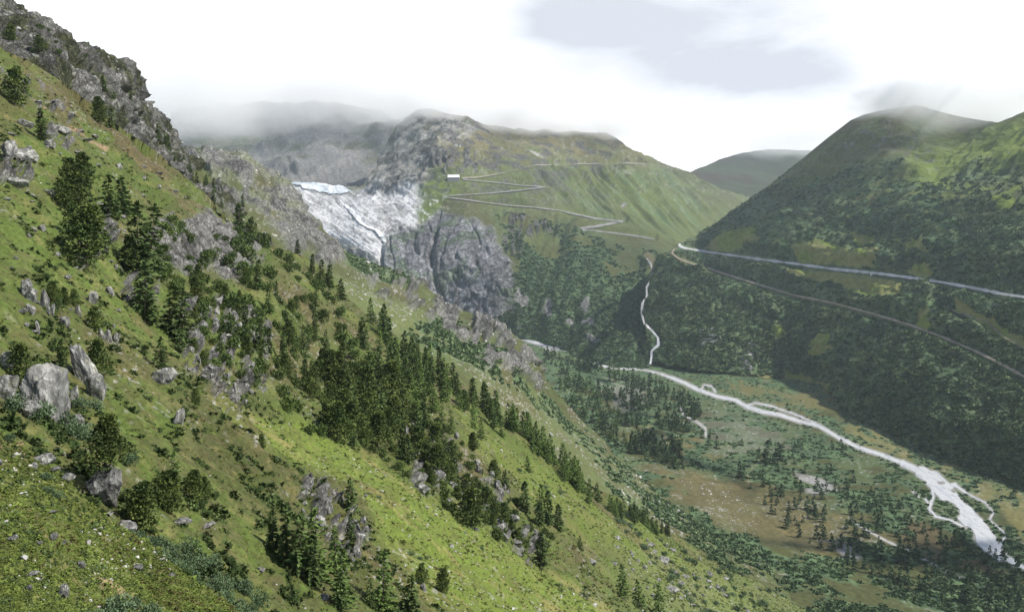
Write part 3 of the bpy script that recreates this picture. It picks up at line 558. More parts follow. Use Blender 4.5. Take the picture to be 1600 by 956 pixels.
def col_n(s, U, V, P, n):
    k = fbm(P, 26, 5, .6); k2 = uvn(U, V, 60, 16, R(38), 64, 5, .6); k3 = fbm(P, 3.0, 4, .65)
    c = mixc_(C['grass'], C['olive'] * 1.15, ss(-.5, .5, k2))
    c = mixc_(c, C['grass'] * 1.15, poly(U + 15 * k, V + 15 * k2, [(0, 300), (60, 320), (180, 330), (190, 470), (120, 460), (0, 430)], 25) * .8)
    c = mixc_(c, C['bright'], poly(U + 12 * k, V + 8 * k2, MEADOW, 12) * .8)
    c = mixc_(c, C['bright'] * .95, poly(U + 12 * k, V + 8 * k2, MEAD2, 12) * .55)
    c = mixc_(c, C['bright'] * .9, poly(U + 20 * k, V + 14 * k2, [(0, 720), (150, 800), (300, 900), (380, 960), (200, 960), (0, 800)], 25) * .35)
    c = mixc_(c, C['heath'], poly(U + 20 * k, V + 12 * k2, [(30, 100), (200, 210), (345, 335), (300, 345), (230, 290), (150, 240), (60, 150)], 16) * ss(-.5, .3, k2) * .75)
    c = mixc_(c, C['olive'] * .8, poly(U + 20 * k, V + 12 * k2, [(330, 640), (470, 730), (530, 800), (600, 900), (520, 960), (420, 840), (300, 740)], 18) * .7)
    c = mixc_(c, C['heath'] * .9, ss(.15, .75, k) * .55)
    c = mixc_(c, C['heath'] * .8, ss(.3, .8, k3) * .35); c = mixc_(c, C['dry'], ss(.35, .8, -k3) * .3)
    streak = ss(.3, .55, uvn(U, V, 120, 5, R(38), 67, 3)) * (poly(U, V, MEADOW, 10) + .3); c = mixc_(c, C['dry'] * 1.05, np.clip(streak, 0, 1) * .55)
    dk = ss(.2, .55, uvn(U, V, 34, 13, R(36), 164, 5, .6)) * (1 - poly(U, V, MEADOW, 20)) * (1 - poly(U, V, MEAD2, 20)); s.masks['mat'] = dk; c = mixc_(c, C['grass'] * .68, dk * .6)
    lower = ss(840, 930, V + (U - 1100) * -.25) * ss(900, 1050, U); c = mixc_(c, C['paleg'] * .85, lower * .6)
    rc = mixc_(C['rockd'] * .9, C['rock'] * 1.15, ss(-.7, .5, fbm(P * np.array([1, 1, .7]), 3.5, 5, .65))); c = mixc_(c, rc, s.masks['rock'])
    st = ss(.5, .66, vn(P / .8 + 3)) * ss(-.1, .5, k) * ss(.9, .25, s.px); c = mixc_(c, C['gravel'], st * .5)
    soil = ss(3, 1, dseg(U + 3 * k, V + 2 * k2, [(50, 160), (90, 190), (130, 205), (170, 228)])) + ss(5, 1, dseg(U, V, [(190, 890), (215, 915), (245, 950)])) * .7 + ss(7, 2, dseg(U, V + 3 * k, [(0, 690), (30, 695)])); c = mixc_(c, C['soil'] * 1.3, np.clip(soil, 0, 1) * .8)
    return c
Sheet('N', 'near_hillside', -200, 1400, TOPN, BOTN, CTLN, step=1.35, disp=disp_n, colf=col_n, mat=M_near, c=40, back=(1.03, 1.1, 1.2), drop=(.04, .14, .32))

# --- bank in front
TOPB = [(-250, 520), (-60, 640), (0, 672), (50, 700), (90, 735), (130, 775), (180, 825), (240, 862), (300, 905), (360, 945), (420, 985), (500, 1040)]
BOTB = [(-250, 1120), (500, 1120)]
CTLB = [(-250, 520, 50), (0, 672, 47), (90, 735, 46), (180, 825, 44), (300, 905, 43), (420, 985, 42), (500, 1040, 42), (0, 900, 31), (0, 1100, 23), (-250, 1100, 20), (-250, 800, 32), (200, 956, 34), (250, 1100, 27), (500, 1120, 33), (80, 800, 38)]
def disp_k(s, U, V, P, n):
    return n * (fbm(P, 9, 5, .5, px=s.px) * .45 + fbm(P, 1.2, 4, .6, px=s.px) * .09)[..., None]
def col_k(s, U, V, P, n):
    k = fbm(P, 6, 5, .6); k2 = uvn(U, V, 60, 18, R(38), 84, 5, .6); k3 = fbm(P, 1.0, 4, .65)
    c = mixc_(C['grass'] * 1.15, C['olive'] * 1.3, ss(-.4, .5, k2)); c = mixc_(c, C['bright'], ss(-.2, .5, k) * .6)
    c = mixc_(c, C['heath'], ss(.1, .7, k3 + k * .4) * .4); c = mixc_(c, C['heath'], ss(60, 0, V - np.interp(U, [p[0] for p in TOPB], [p[1] for p in TOPB])) * .35)
    c = mixc_(c, C['soil'] * 1.4, ss(12, 3, dseg(U + 8 * k, V + 5 * k3, [(0, 690), (40, 700)])) * .8 + ss(12, 4, dseg(U + 8 * k, V + 5 * k3, [(165, 900), (205, 925), (240, 956)])) * .6)
    c = mixc_(c, C['dry'], ss(.45, .8, -k3) * .4)
    return c
Sheet('K', 'grassy_bank', -250, 500, TOPB, BOTB, CTLB, step=1.35, disp=disp_k, colf=col_k, mat=M_near, c=40, back=(1.02, 1.06, 1.12), drop=(.04, .15, .35))

# --- base ground reaching the horizon, far below and behind everything
gme = mesh_np('ground', world(*np.zeros((2, 0)), np.zeros(0)) if False else np.array([(x, y, -60.0 + 4 * math.sin(x * .001) * math.cos(y * .0013)) for y in np.linspace(-1400, 9400, 40) for x in np.linspace(-6900, 6900, 40)]), grid_faces(40, 40), np.tile(C['scrub'], (1600, 1)))
link('ground', gme, M_far, kind='structure')
# ------------------------------------------------------------------ laid surfaces: roads, river, stream, glacier
def ribbon(name, key, pts, mat, tint, lift=.5, step=2.0, **props):
    p = np.array(pts, float); d = np.r_[0, np.cumsum(np.hypot(*np.diff(p[:, :2], axis=0).T))]
    t = np.arange(0, d[-1], step); q = np.stack([np.interp(t, d, p[:, i]) for i in range(3)], 1)
    for _ in range(2): q[1:-1] = (q[:-2] + 2 * q[1:-1] + q[2:]) / 4
    tg = np.gradient(q[:, :2], axis=0); tg /= np.linalg.norm(tg, axis=1, keepdims=True) + 1e-9
    nn = np.stack([-tg[:, 1], tg[:, 0]], 1); k = 5
    wv = 1 + .35 * vn(np.stack([q[:, 0] / 7, q[:, 1] / 7, q[:, 0] * 0], -1)) + .2 * vn(np.stack([q[:, 0] / 3, q[:, 1] / 3, q[:, 0] * 0 + 4], -1))
    rows = [q[:, :2] + nn * ((j / (k - 1) - .5) * q[:, 2] * wv)[:, None] for j in range(k)]
    U = np.stack([r[:, 0] for r in rows], 1); V = np.stack([r[:, 1] for r in rows], 1)
    P = SH[key].at(U, V)
    if name == 'stream':      # it runs in the fold between two mountains: follow whichever slope is in front
        Q = SH['R'].at(U, V); P = np.where((Q[..., 1] < P[..., 1])[..., None], Q, P); P = np.broadcast_to(P.mean(1, keepdims=True), P.shape) * .0 + P
        for _ in range(3): P[1:-1, :, 1] = np.minimum(P[1:-1, :, 1], (P[:-2, :, 1] + P[2:, :, 1]) / 2)
        P = world(U, V, P[..., 1])
    P[..., 2] += lift
    toward = np.array([0, 0, CZ]) - P; P += toward / np.linalg.norm(toward, axis=-1, keepdims=True) * lift * 2
    c = np.tile(tint, (P.shape[0] * k, 1)) * (1 + .25 * vn(P.reshape(-1, 3) / 12))[:, None]
    return link(name, mesh_np(name, P.reshape(-1, 3), grid_faces(*U.shape), c), mat, **props)
M_road = mat_attr('road_stone', nscale=.3, namp=.2, bump=.2, bdist=.3)
for nme, (k, pts) in ROADS.items():
    if k == 'M': pts = [(a, b_, w_ * .9) for a, b_, w_ in pts]
    tint = {'pass_road': (.46, .46, .46), 'railway_track': (.30, .26, .20), 'dirt_track': (.2, .18, .11), 'hairpin_road': (.22, .215, .21), 'summit_road': (.25, .23, .19)}[nme]
    ribbon(nme, k, pts, M_road, tint, lift=1.2 if k == 'R' else 2.2, kind='structure')

def masked_patch(name, key, u0, v0, u1, v1, fn, step, mat, colf, lift, noise=0, **props):
    U, V = np.meshgrid(np.arange(u0, u1, step), np.arange(v0, v1, step)); m = fn(U, V) < 0
    i = np.arange(U.size).reshape(U.shape); cm = m[:-1, :-1] & m[1:, :-1] & m[:-1, 1:] & m[1:, 1:]
    f = np.stack([i[:-1, :-1][cm], i[1:, :-1][cm], i[1:, 1:][cm], i[:-1, 1:][cm]], -1)
    P = SH[key].at(U, V); 
    if noise: P[..., 2] += noise * fbm(P, 40, 4, .6)
    to = np.array([0, 0, CZ]) - P; P[..., 2] += lift; P += to / np.linalg.norm(to, axis=-1, keepdims=True) * lift
    used = np.unique(f); remap = np.zeros(U.size, int); remap[used] = np.arange(len(used))
    c = colf(U, V, P).reshape(-1, 3)[used]
    return link(name, mesh_np(name, P.reshape(-1, 3)[used], remap[f], c), mat, **props)
M_water = mat_attr('glacial_water', rough=.5, nscale=.4, namp=.15, bump=.2, bdist=.3, spec=.4)
def col_w(U, V, P):
    a = ss(.1, .5, uvn(U, V, 10, 1.6, R(33), 93, 3)); c = mixc_(np.broadcast_to(np.array([.50, .51, .52]), U.shape + (3,)), np.array([.36, .38, .42]), a * .9)
    return mixc_(c, np.array([.24, .20, .17]), poly(U + 2 * uvn(U, V, 5, 5, 0, 94), V, [(1511, 823), (1520, 828), (1526, 848), (1518, 843)], 2))
masked_patch('river', 'V', 800, 520, 1680, 935, lambda U, V: dist_river(U, V) + .7 * uvn(U, V, 6, 4, 0, 95, 2), .6, M_water, col_w, .35, kind='structure')
def merge_into(a, others):
    for b_ in others:
        bm = bmesh.new(); bm.from_mesh(a.data); bm.from_mesh(b_.data); bm.to_mesh(a.data); bm.free(); bpy.data.objects.remove(b_)
WS = [(a, b_, w_ * 1.6) for a, b_, w_ in STREAM]
ribbon('stream', 'M', WS, M_water, (.5, .5, .52), lift=4.0, step=.8, kind='structure')
M_ice = mat_attr('ice', rough=.6, nscale=.05, namp=.12, bump=.4, bdist=4, spec=.4)
def col_i(U, V, P):
    a = ss(-.1, .5, uvn(U, V, 20, 3, R(8), 97, 3)); return mixc_(np.broadcast_to(np.array([.58, .61, .64]), U.shape + (3,)), np.array([.40, .46, .52]), a * .8)
def pd(pl): return lambda U, V: .5 - poly(U + 1.5 * uvn(U, V, 9, 5, 0, 98), V + uvn(U, V, 6, 4, 0, 99), pl, 1.5)
masked_patch('glacier', 'M', 430, 285, 580, 330, pd([(440, 286), (470, 288), (500, 290), (528, 294), (552, 301), (532, 308), (500, 306), (476, 300), (450, 294)]), .7, M_ice, col_i, 4, 3, kind='structure')
masked_patch('meltwater_fall', 'M', 520, 300, 640, 400, pd([(538, 320), (546, 322), (560, 335), (568, 346), (580, 352), (598, 366), (606, 378), (600, 379), (590, 366), (572, 353), (560, 348), (550, 336)]), .7, M_ice,
             lambda U, V, P: np.broadcast_to(np.array([.85, .85, .84]), U.shape + (3,)), 4, 2, kind='structure')
print('laid', round(time.time() - T0, 1))

# ------------------------------------------------------------------ plants: prototypes
def tufts(cen, dirs, L, W, r=rng):
    """diamond-shaped sprays: centres (n,3), unit directions, lengths, widths"""
    n = len(cen); rv = r.normal(size=(n, 3)); w_ = np.cross(dirs, rv); w_ /= np.linalg.norm(w_, axis=1, keepdims=True) + 1e-9
    L = np.broadcast_to(L, n)[:, None]; W = np.broadcast_to(W, n)[:, None]
    a = cen - dirs * L * .25; b_ = cen + dirs * L * .3 + w_ * W; c = cen + dirs * L * .8; d = cen + dirs * L * .3 - w_ * W
    V = np.stack([a, b_, c, d], 1).reshape(-1, 3); Fc = np.arange(4 * n).reshape(n, 4); return V, Fc
def unit(a): return a / (np.linalg.norm(a, axis=-1, keepdims=True) + 1e-9)
def trunk_mesh(name, H, r0, seed, limbs=()):
    r = np.random.default_rng(seed); V = []; Fc = []
    def tube(pts, rad, k=6):
        base = len(V)
        for p, q in zip(pts, rad):
            for j in range(k): V.append((p[0] + q * math.cos(j * 2 * math.pi / k), p[1] + q * math.sin(j * 2 * math.pi / k), p[2]))
        for i in range(len(pts) - 1):
            for j in range(k): Fc.append((base + i * k + j, base + i * k + (j + 1) % k, base + (i + 1) * k + (j + 1) % k, base + (i + 1) * k + j))
    zs = np.linspace(-.06, .97, 9) * H; sw = r.normal(0, .006 * H, (9, 2)).cumsum(0) * .5
    tube([(sw[i, 0], sw[i, 1], zs[i]) for i in range(9)], [r0 * (1 - .93 * i / 8) * (1.35 if i == 0 else 1) for i in range(9)])
    for (z0, e) in limbs:
        tube([(0, 0, z0), tuple((np.array([0, 0, z0]) + np.array(e)) / 2 + np.array([0, 0, .1])), tuple(e)], [r0 * .35, r0 * .22, r0 * .08], 4)
    me = mesh_np(name, V, Fc, np.tile([.12, .09, .07], (len(V), 1))); return me
def conifer(name, seed, H=10., Rr=.19, dens=1.0, base=(.046, .076, .024), hi=(.095, .13, .04), droop=.25, lev=30, gappy=.25, power=.85, z0=.07, tw=.026, tl=.085):
    r = np.random.default_rng(seed); cen = []; dr = []; cs = []
    asym = r.uniform(0, 6.28)
    for i in range(lev):
        z = z0 + (1 - z0) * (i + r.uniform(-.3, .3)) / lev
        if z > .99: continue
        rad = Rr * (1 - z) ** power * (1 + .12 * math.sin(i * 2.1)) + .008
        nb = max(3, int((5 + 5 * (1 - z)) * dens))
        for b_ in range(nb):
            if r.random() < gappy: continue
            a = r.uniform(0, 6.283); l = rad * r.uniform(.6, 1.15) * (1 + .15 * math.cos(a - asym))
            nt_ = max(2, int(l / .03)); tone = r.random()
            for t in range(nt_):
                f = (t + .7) / nt_
                x = l * f; zz_ = z - droop * x * f * .8 + .02 * r.normal() * .4
                cen.append((x * math.cos(a) + r.normal() * .006, x * math.sin(a) + r.normal() * .006, zz_))
                aa = a + r.uniform(-.8, .8); dr.append((math.cos(aa), math.sin(aa), -droop * .6 + r.normal() * .3)); cs.append(tone)
    for t in range(10): cen.append((0, 0, .9 + .009 * t)); dr.append((r.normal() * .5, r.normal() * .5, .9)); cs.append(.5)
    cen = np.array(cen) * H; dr = unit(np.array(dr)); n = len(cen)
    V, Fc = tufts(cen, dr, tl * H * r.uniform(.6, 1.2, n), tw * H * r.uniform(.7, 1.3, n), r)
    cs = np.array(cs)[:, None]; c = (np.array(base) * (1 - cs) + np.array(hi) * cs) * r.uniform(.8, 1.2, (n, 1))
    return mesh_np(name, V, Fc, np.repeat(c, 4, 0), smooth=False), trunk_mesh(name + '_trunk', H, .016 * H, seed)
def stonepine(name, seed, H=10., Rr=.25, lobes=22, per=140, base=(.046, .074, .022), hi=(.125, .16, .042), z0=.1):
    r = np.random.default_rng(seed); V_ = []; F_ = []; C_ = []; off = 0; limbs = []
    for i in range(lobes):
        z = z0 + (.93 - z0) * (i + r.uniform(0, .8)) / lobes
        prof = Rr * (1 - max(0, (z - .35)) / .68) ** .75 if z > .35 else Rr * (.75 + z * .7)
        a = i * 2.4 + r.uniform(-.5, .5); rr = prof * r.uniform(.25, .85)
        c0 = np.array([rr * math.cos(a), rr * math.sin(a), z]) * H
        s = np.array([1, 1, .62]) * (prof * r.uniform(.35, .62) + .025) * H
        n = int(per * r.uniform(.7, 1.2)); d = unit(r.normal(size=(n, 3))); rad = r.uniform(.45, 1, n) ** .5
        cen = c0 + d * s * rad[:, None]; dd = unit(d + r.normal(size=(n, 3)) * .5 + np.array([0, 0, .35]))
        V, Fc = tufts(cen, dd, .05 * H * r.uniform(.6, 1.2, n), .016 * H * r.uniform(.7, 1.3, n), r)
        tone = r.random(); c = (np.array(base) * (1 - tone) + np.array(hi) * tone) * r.uniform(.75, 1.25, (n, 1))
        V_.append(V); F_.append(Fc + off); C_.append(np.repeat(c, 4, 0)); off += len(V); limbs.append((max(.1, (z - .08)) * H, c0))
    return mesh_np(name, np.concatenate(V_), np.concatenate(F_), np.concatenate(C_), smooth=False), trunk_mesh(name + '_trunk', H * .95, .022 * H, seed, limbs[::2])
def bush(name, seed, W=2., H=1.3, lobes=9, per=60, base=(.03, .05, .02), hi=(.055, .085, .03), tl=.2, tw=.07):
    r = np.random.default_rng(seed); V_ = []; F_ = []; C_ = []; off = 0
    for i in range(lobes):
        a = r.uniform(0, 6.28); q = W * .33 * r.uniform(0, 1); c0 = np.array([q * math.cos(a), q * math.sin(a), H * r.uniform(.2, .62)])
        s = np.array([W * .24, W * .24, H * .34]) * r.uniform(.7, 1.2)
        n = per; d = unit(r.normal(size=(n, 3))); cen = c0 + d * s * (r.uniform(.5, 1, n) ** .5)[:, None]
        dd = unit(d * .8 + r.normal(size=(n, 3)) * .5 + np.array([0, 0, .5]))
        V, Fc = tufts(cen, dd, tl * r.uniform(.6, 1.2, n), tw * r.uniform(.7, 1.3, n), r)
        tone = r.random(); c = (np.array(base) * (1 - tone) + np.array(hi) * tone) * r.uniform(.75, 1.25, (n, 1))
        V_.append(V); F_.append(Fc + off); C_.append(np.repeat(c, 4, 0)); off += len(V)
    return mesh_np(name, np.concatenate(V_), np.concatenate(F_), np.concatenate(C_), smooth=False)
M_fol = mat_attr('needles', nscale=.6, namp=.2, bump=0, objrand=.22, spec=.15, rough=.8)
M_bark = mat_attr('bark', nscale=6, namp=.3, bump=.4, bdist=.03, objrand=.1)
M_rock = mat_attr('granite_block', nscale=1.7, namp=.4, bump=.7, bdist=.12, objrand=.22, crack=1.1, cdist=.1, cstretch=.6)
PINE = [stonepine('pine_crown', 100 + i, Rr=rr, lobes=lb) for i, (rr, lb) in enumerate([(.27, 24), (.24, 22), (.30, 26), (.22, 24), (.33, 22)])]
SPRU = [conifer('spruce_crown', 200 + i, Rr=rr, power=pw, gappy=g) for i, (rr, pw, g) in enumerate([(.2, .8, .2), (.17, .7, .25), (.23, .9, .3), (.13, .6, .2)])]
LARC = [conifer('larch_crown', 300 + i, Rr=rr, base=(.075, .125, .032), hi=(.12, .175, .045), gappy=.3, droop=.1, tw=.02, tl=.07, power=.9) for i, rr in enumerate([.2, .17, .23])]
SPLO = [conifer('small_conifer_crown', 400 + i, Rr=.2, lev=12, dens=.55, base=(.04, .07, .035), hi=(.065, .10, .045), tw=.05, tl=.13) for i in range(3)]
LALO = [conifer('small_larch_crown', 420 + i, Rr=.2, lev=12, dens=.55, base=(.06, .10, .035), hi=(.085, .135, .045), tw=.05, tl=.13) for i in range(3)]
BUSHD = [bush('mountain_pine_bush', 500 + i, base=(.05, .082, .024), hi=(.11, .15, .04)) for i in range(4)]
BUSHW = [bush('willow_bush', 520 + i, base=(.06, .10, .045), hi=(.11, .16, .085), per=80, lobes=11, tl=.16, tw=.05) for i in range(3)]
print('prototypes', round(time.time() - T0, 1))
KIND = dict(pine=(PINE, 'stone_pine', 'pine tree'), spruce=(SPRU, 'spruce_tree', 'spruce tree'), larch=(LARC, 'larch_tree', 'larch tree'),
            smallc=(SPLO, 'spruce_tree', 'spruce tree'), smalll=(LALO, 'larch_tree', 'larch tree'))
for L_ in (PINE, SPRU, LARC, SPLO, LALO):
    for cm, tm in L_: cm.materials.append(M_fol); tm.materials.append(M_bark)
for m_ in BUSHD + BUSHW: m_.materials.append(M_fol)
NT = {}
def tree(kind, u, v, hpx, label, group=None, key='N', wide=1.0):
    protos, nme, cat = KIND[kind]; i = int(rng.integers(len(protos))); cm, tm = protos[i]
    P = SH[key].at(u, v); Hm = hpx * P[1] / F; s = Hm / 10
    e = bpy.data.objects.new(nme, None); col.objects.link(e); e.empty_display_size = .5
    e.location = (P[0], P[1], P[2] - .02 * Hm); e.rotation_euler = (rng.normal(0, .03), rng.normal(0, .03) - .0, rng.uniform(0, 6.28))
    e.scale = (s * wide * rng.uniform(.9, 1.15), s * wide * rng.uniform(.9, 1.15), s)
    e['label'] = label; e['category'] = cat
    if group: e['group'] = group
    link('trunk', tm, None, e); link('crown', cm, None, e)
    NT[nme] = NT.get(nme, 0) + 1
    return e
def shrub(u, v, wpx, label, group=None, key='N', kind='d', asp=1.0):
    protos = BUSHD if kind == 'd' else BUSHW; me = protos[int(rng.integers(len(protos)))]
    P = SH[key].at(u, v); s = wpx * P[1] / F / 2
    o = link('mountain_pine_shrub' if kind == 'd' else 'willow_shrub', me, label=label, category='shrub')
    o.location = (P[0], P[1], P[2] - .12 * s); o.rotation_euler = (0, R(12), rng.uniform(0, 6.28)); o.scale = (s, s, s * asp)
    if group: o['group'] = group
    NT[o.name.split('.')[0]] = NT.get(o.name.split('.')[0], 0) + 1
    return o

TREES = [
 ('pine', 18, 168, 62, 'wide dark pine high on the slope just below the grey crag'), ('spruce', 58, 227, 48, 'dark pointed spruce standing alone below the pale scree streak'),
 ('pine', 14, 72, 34, 'dark pine among grey rocks at the very top of the crag'), ('pine', 42, 98, 30, 'bushy dark pine at the foot of the grey crag, below the topmost pine'),
 ('spruce', 137, 164, 25, 'small dark spruce on the crag where rock meets meadow'), ('pine', 160, 187, 42, 'tall dark pine on the grass edge against the grey crag'),
 ('spruce', 176, 197, 32, 'spruce beside the tall dark pine on the crag edge'), ('spruce', 183, 168, 16, 'tiny dark spruce high on the crag ledge'),
 ('pine', 130, 292, 58, 'dark pine topping the upper clump on the steep meadow'), ('pine', 108, 300, 55, 'thick dark pine in the upper clump beside grey stones'),
 ('pine', 116, 335, 78, 'large black-green pine in the middle of the upper clump'), ('pine', 96, 325, 46, 'low broad dark pine at the uphill end of the upper clump'),
 ('spruce', 165, 345, 68, 'dark slender spruce below the upper clump'), ('spruce', 193, 332, 58, 'dark ragged spruce with open branches beside the slender one'), ('spruce', 178, 346, 34, 'short dark spruce between two taller ones'),
 ('pine', 112, 382, 62, 'dark pine casting a round shadow on bright grass'), ('pine', 132, 415, 98, 'tall broad dark pine with its shadow on the green hollow'), ('spruce', 140, 395, 80, 'dark spruce close behind the tall broad pine'),
 ('spruce', 212, 432, 112, 'very tall dark spruce beside the pale rock wall'), ('spruce', 224, 425, 95, 'tall dark spruce rising above the pale rock wall'), ('pine', 203, 425, 62, 'dense dark pine at the foot of the tallest spruce'),
 ('spruce', 232, 495, 92, 'tall dark spruce standing below the pale rock wall'), ('spruce', 222, 480, 60, 'dark spruce half merged with the taller one below the rock wall'), ('pine', 240, 498, 40, 'short dark pine at the lower end of the tall spruce group'),
 ('spruce', 272, 515, 76, 'dark full spruce on the rocky rib in mid slope'), ('spruce', 290, 530, 84, 'pointed dark spruce at the downhill side of the full one'), ('spruce', 285, 545, 40, 'low dark spruce at the foot of the rocky rib pair'),
 ('pine', 150, 517, 44, 'round bushy pine on top of the upright grey slabs'), ('pine', 74, 478, 32, 'low pine above the standing pale slabs'), ('pine', 98, 482, 32, 'flat-topped pine leaning over the dark rock hollow'), ('pine', 116, 480, 30, 'small pine at the end of the dark rock hollow'), ('pine', 85, 480, 26, 'squat pine between two others on the slab ledge'),
 ('spruce', 250, 578, 52, 'small spruce perched on the broken grey outcrop in the meadow'), ('pine', 148, 592, 60, 'dark pine growing beside the large cracked slab'), ('spruce', 88, 580, 44, 'young green spruce between slab and outcrop'), ('pine', 26, 604, 66, 'broad dark pine behind the pale boulder at the picture edge'),
 ('spruce', 380, 352, 42, 'thin bare-branched pine on top of the rock wall'), ('pine', 395, 362, 30, 'dark pine on the skyline above the rock wall'),
 ('spruce', 465, 392, 22, 'small dark spruce against the pale rock knob'), ('spruce', 490, 425, 30, 'dark spruce on the skyline above bushy ground'), ('spruce', 500, 440, 34, 'taller dark spruce on the skyline beside the grass strip'), ('spruce', 518, 447, 38, 'dark spruce where the skyline dips to the grass strip'), ('spruce', 532, 470, 34, 'dark spruce beside a pale pointed stone'), ('spruce', 508, 455, 30, 'short dark spruce within the skyline cluster'),
 ('pine', 412, 700, 26, 'small lone pine on the edge of the bright meadow'), ('pine', 306, 635, 30, 'dark squat pine above the upright slab in the meadow'),
 ('spruce', 545, 806, 52, 'slim dark spruce on the rocky lip of the meadow'), ('spruce', 543, 852, 44, 'dark spruce below the rocky lip beside white stones'),
 ('spruce', 425, 862, 62, 'dark spruce at the upper side of the roadside tree group'), ('spruce', 445, 880, 78, 'tall dark spruce in the tree group under the rocky lip'), ('spruce', 466, 902, 92, 'tallest dark spruce in the group under the rocky lip'), ('larch', 494, 915, 118, 'tall bright green larch in the group under the rocky lip'), ('spruce', 486, 918, 70, 'dark spruce in front of the bright green larch'), ('larch', 520, 905, 70, 'pale green larch behind the bright tall larch'),
 ('larch', 535, 950, 96, 'green larch with dark base at the bottom of the slope'), ('spruce', 530, 958, 60, 'dark spruce at the foot of the green larch'), ('larch', 592, 962, 90, 'bright green larch cut by the lower edge of the view'), ('spruce', 575, 955, 45, 'short dark spruce beside the bright larch at the lower edge'), ('spruce', 636, 965, 60, 'full dark spruce at the lower edge of the view'),
 ('pine', 655, 918, 34, 'dark pine with drooping arms above a white trunk'), ('pine', 685, 932, 40, 'bushy pine with a pointed top on the meadow edge'),
 ('pine', 738, 824, 66, 'heavy dark pine above a patch of bare red soil'), ('pine', 733, 710, 32, 'lone dark rounded pine on the second meadow'), ('pine', 770, 752, 34, 'dark pine at the meadow side of the rocky band'), ('spruce', 786, 768, 32, 'thin spruce at the outer end of the rocky band'),
 ('spruce', 817, 806, 50, 'open-branched spruce standing on the green ridge'), ('larch', 836, 815, 50, 'pale larch behind two black-green spruces'), ('spruce', 849, 828, 52, 'black-green spruce beside the pale larch'), ('spruce', 840, 826, 40, 'dark spruce pressed against the black-green one'), ('spruce', 865, 838, 42, 'narrow dark spruce next to the pair on the ridge'),
 ('spruce', 848, 880, 52, 'very thin dark spruce below the ridge pair'), ('spruce', 901, 866, 22, 'tiny dark spruce alone on the green slope'),
 ('larch', 976, 927, 50, 'uppermost of three larches on the lower green slope'), ('larch', 1003, 943, 46, 'middle one of three larches on the lower green slope'), ('larch', 1034, 962, 54, 'lowest of three larches on the lower green slope'),
 ('pine', 226, 828, 88, 'tall ragged green pine beside the boulder below the bank'), ('pine', 300, 790, 58, 'spreading green pine at the end of the boulder group'), ('pine', 268, 800, 70, 'tall green pine between two others near the boulder'), ('pine', 250, 790, 50, 'green pine behind the ragged tall one'), ('larch', 270, 765, 60, 'thin pale larch rising behind the green pines'), ('pine', 318, 782, 40, 'low outer pine with bare side twigs'),
 ('larch', 824, 742, 28, 'small larch with a bare stem on the second meadow'), ('pine', 727, 640, 36, 'pine on a small rocky rise in the second meadow'), ('spruce', 940, 778, 30, 'spruce closing the gap in the larch row'),
]
for k, u, v, h, lab in TREES:
    key = 'C' if (u, v) in ((14, 72), (42, 98), (183, 168), (137, 164)) else 'N'
    tree(k, u, v, h * 1.04, lab, key=key, wide=1.15 if k == 'pine' else 1.25)
# the pine on the big boulder comes with the rocks below

def scatter(pl, n, dmin, seed=0, tries=40000):
    r = np.random.default_rng(seed); p = np.array(pl, float); lo, hi = p.min(0), p.max(0); outp = []
    q = r.uniform(lo, hi, (tries, 2)); ok = poly(q[:, 0], q[:, 1], pl, .01) > .5; q = q[ok]
    for a in q:
        if all((a[0] - b_[0]) ** 2 + (a[1] - b_[1]) ** 2 > dmin ** 2 for b_ in outp): outp.append(a)
        if len(outp) >= n: break
    return outp
def along(pts, n, jit=4, seed=0):
    r = np.random.default_rng(seed); p = np.array(pts, float); d = np.r_[0, np.cumsum(np.hypot(*np.diff(p, axis=0).T))]; t = np.sort(r.uniform(0, d[-1], n))
    return [(np.interp(x, d, p[:, 0]) + r.normal() * jit * .4, np.interp(x, d, p[:, 1]) + abs(r.normal()) * jit) for x in t]
BAND = [(520, 580), (600, 600), (650, 640), (690, 690), (720, 740), (770, 790), (830, 860), (800, 860), (740, 810), (690, 770), (650, 730), (600, 690), (555, 698), (520, 690), (510, 640)]
lab = 'dark conifer crowded into the dense forest band on the middle slope'
for a in sorted(scatter(BAND, 58, 13, 1), key=lambda a: a[1]):
    hp = np.interp(a[1], [580, 690, 860], [44, 56, 34]) * rng.uniform(.6, 1.15) * (1.15 if a[0] < 620 else .85)
    tree('pine' if rng.random() < .75 else 'spruce', a[0], a[1], hp, lab, 'conifers of the dense forest band', wide=1.25)
lab = 'fresh green larch mixed into the dark forest band'
for a in scatter([(590, 560), (660, 580), (740, 640), (760, 700), (720, 700), (650, 640)], 16, 14, 2): tree('larch', a[0], a[1], 44 * rng.uniform(.8, 1.2), lab, 'larches in the forest band')
lab = 'dark spruce in the upper part of the forest, beside the narrow grass strip'
for a in scatter([(550, 500), (640, 550), (700, 600), (690, 650), (640, 620), (570, 560)], 26, 10, 3): tree('spruce' if rng.random() < .75 else 'larch', a[0], a[1], 46 * rng.uniform(.7, 1.2), lab, 'trees beside the grass strip', wide=1.1)
lab = 'conifer in the long row along the ridge line behind the second meadow'
for a in along([(560, 490), (640, 548), (700, 590), (740, 625), (780, 662)], 26, 6, 4): tree('spruce' if rng.random() < .6 else 'larch', a[0], a[1] + 2, 42 * rng.uniform(.7, 1.15), lab, 'conifers on the ridge line')
lab = 'green larch in the tree row edging the second meadow'
for a in along([(785, 668), (820, 692), (870, 728), (925, 770)], 46, 6, 5): tree('larch', a[0], a[1] + 4, 42 * rng.uniform(.7, 1.15), lab, 'larches edging the second meadow', wide=1.1)
lab = 'small dark larch at the lower end of the tree row edging the meadow'
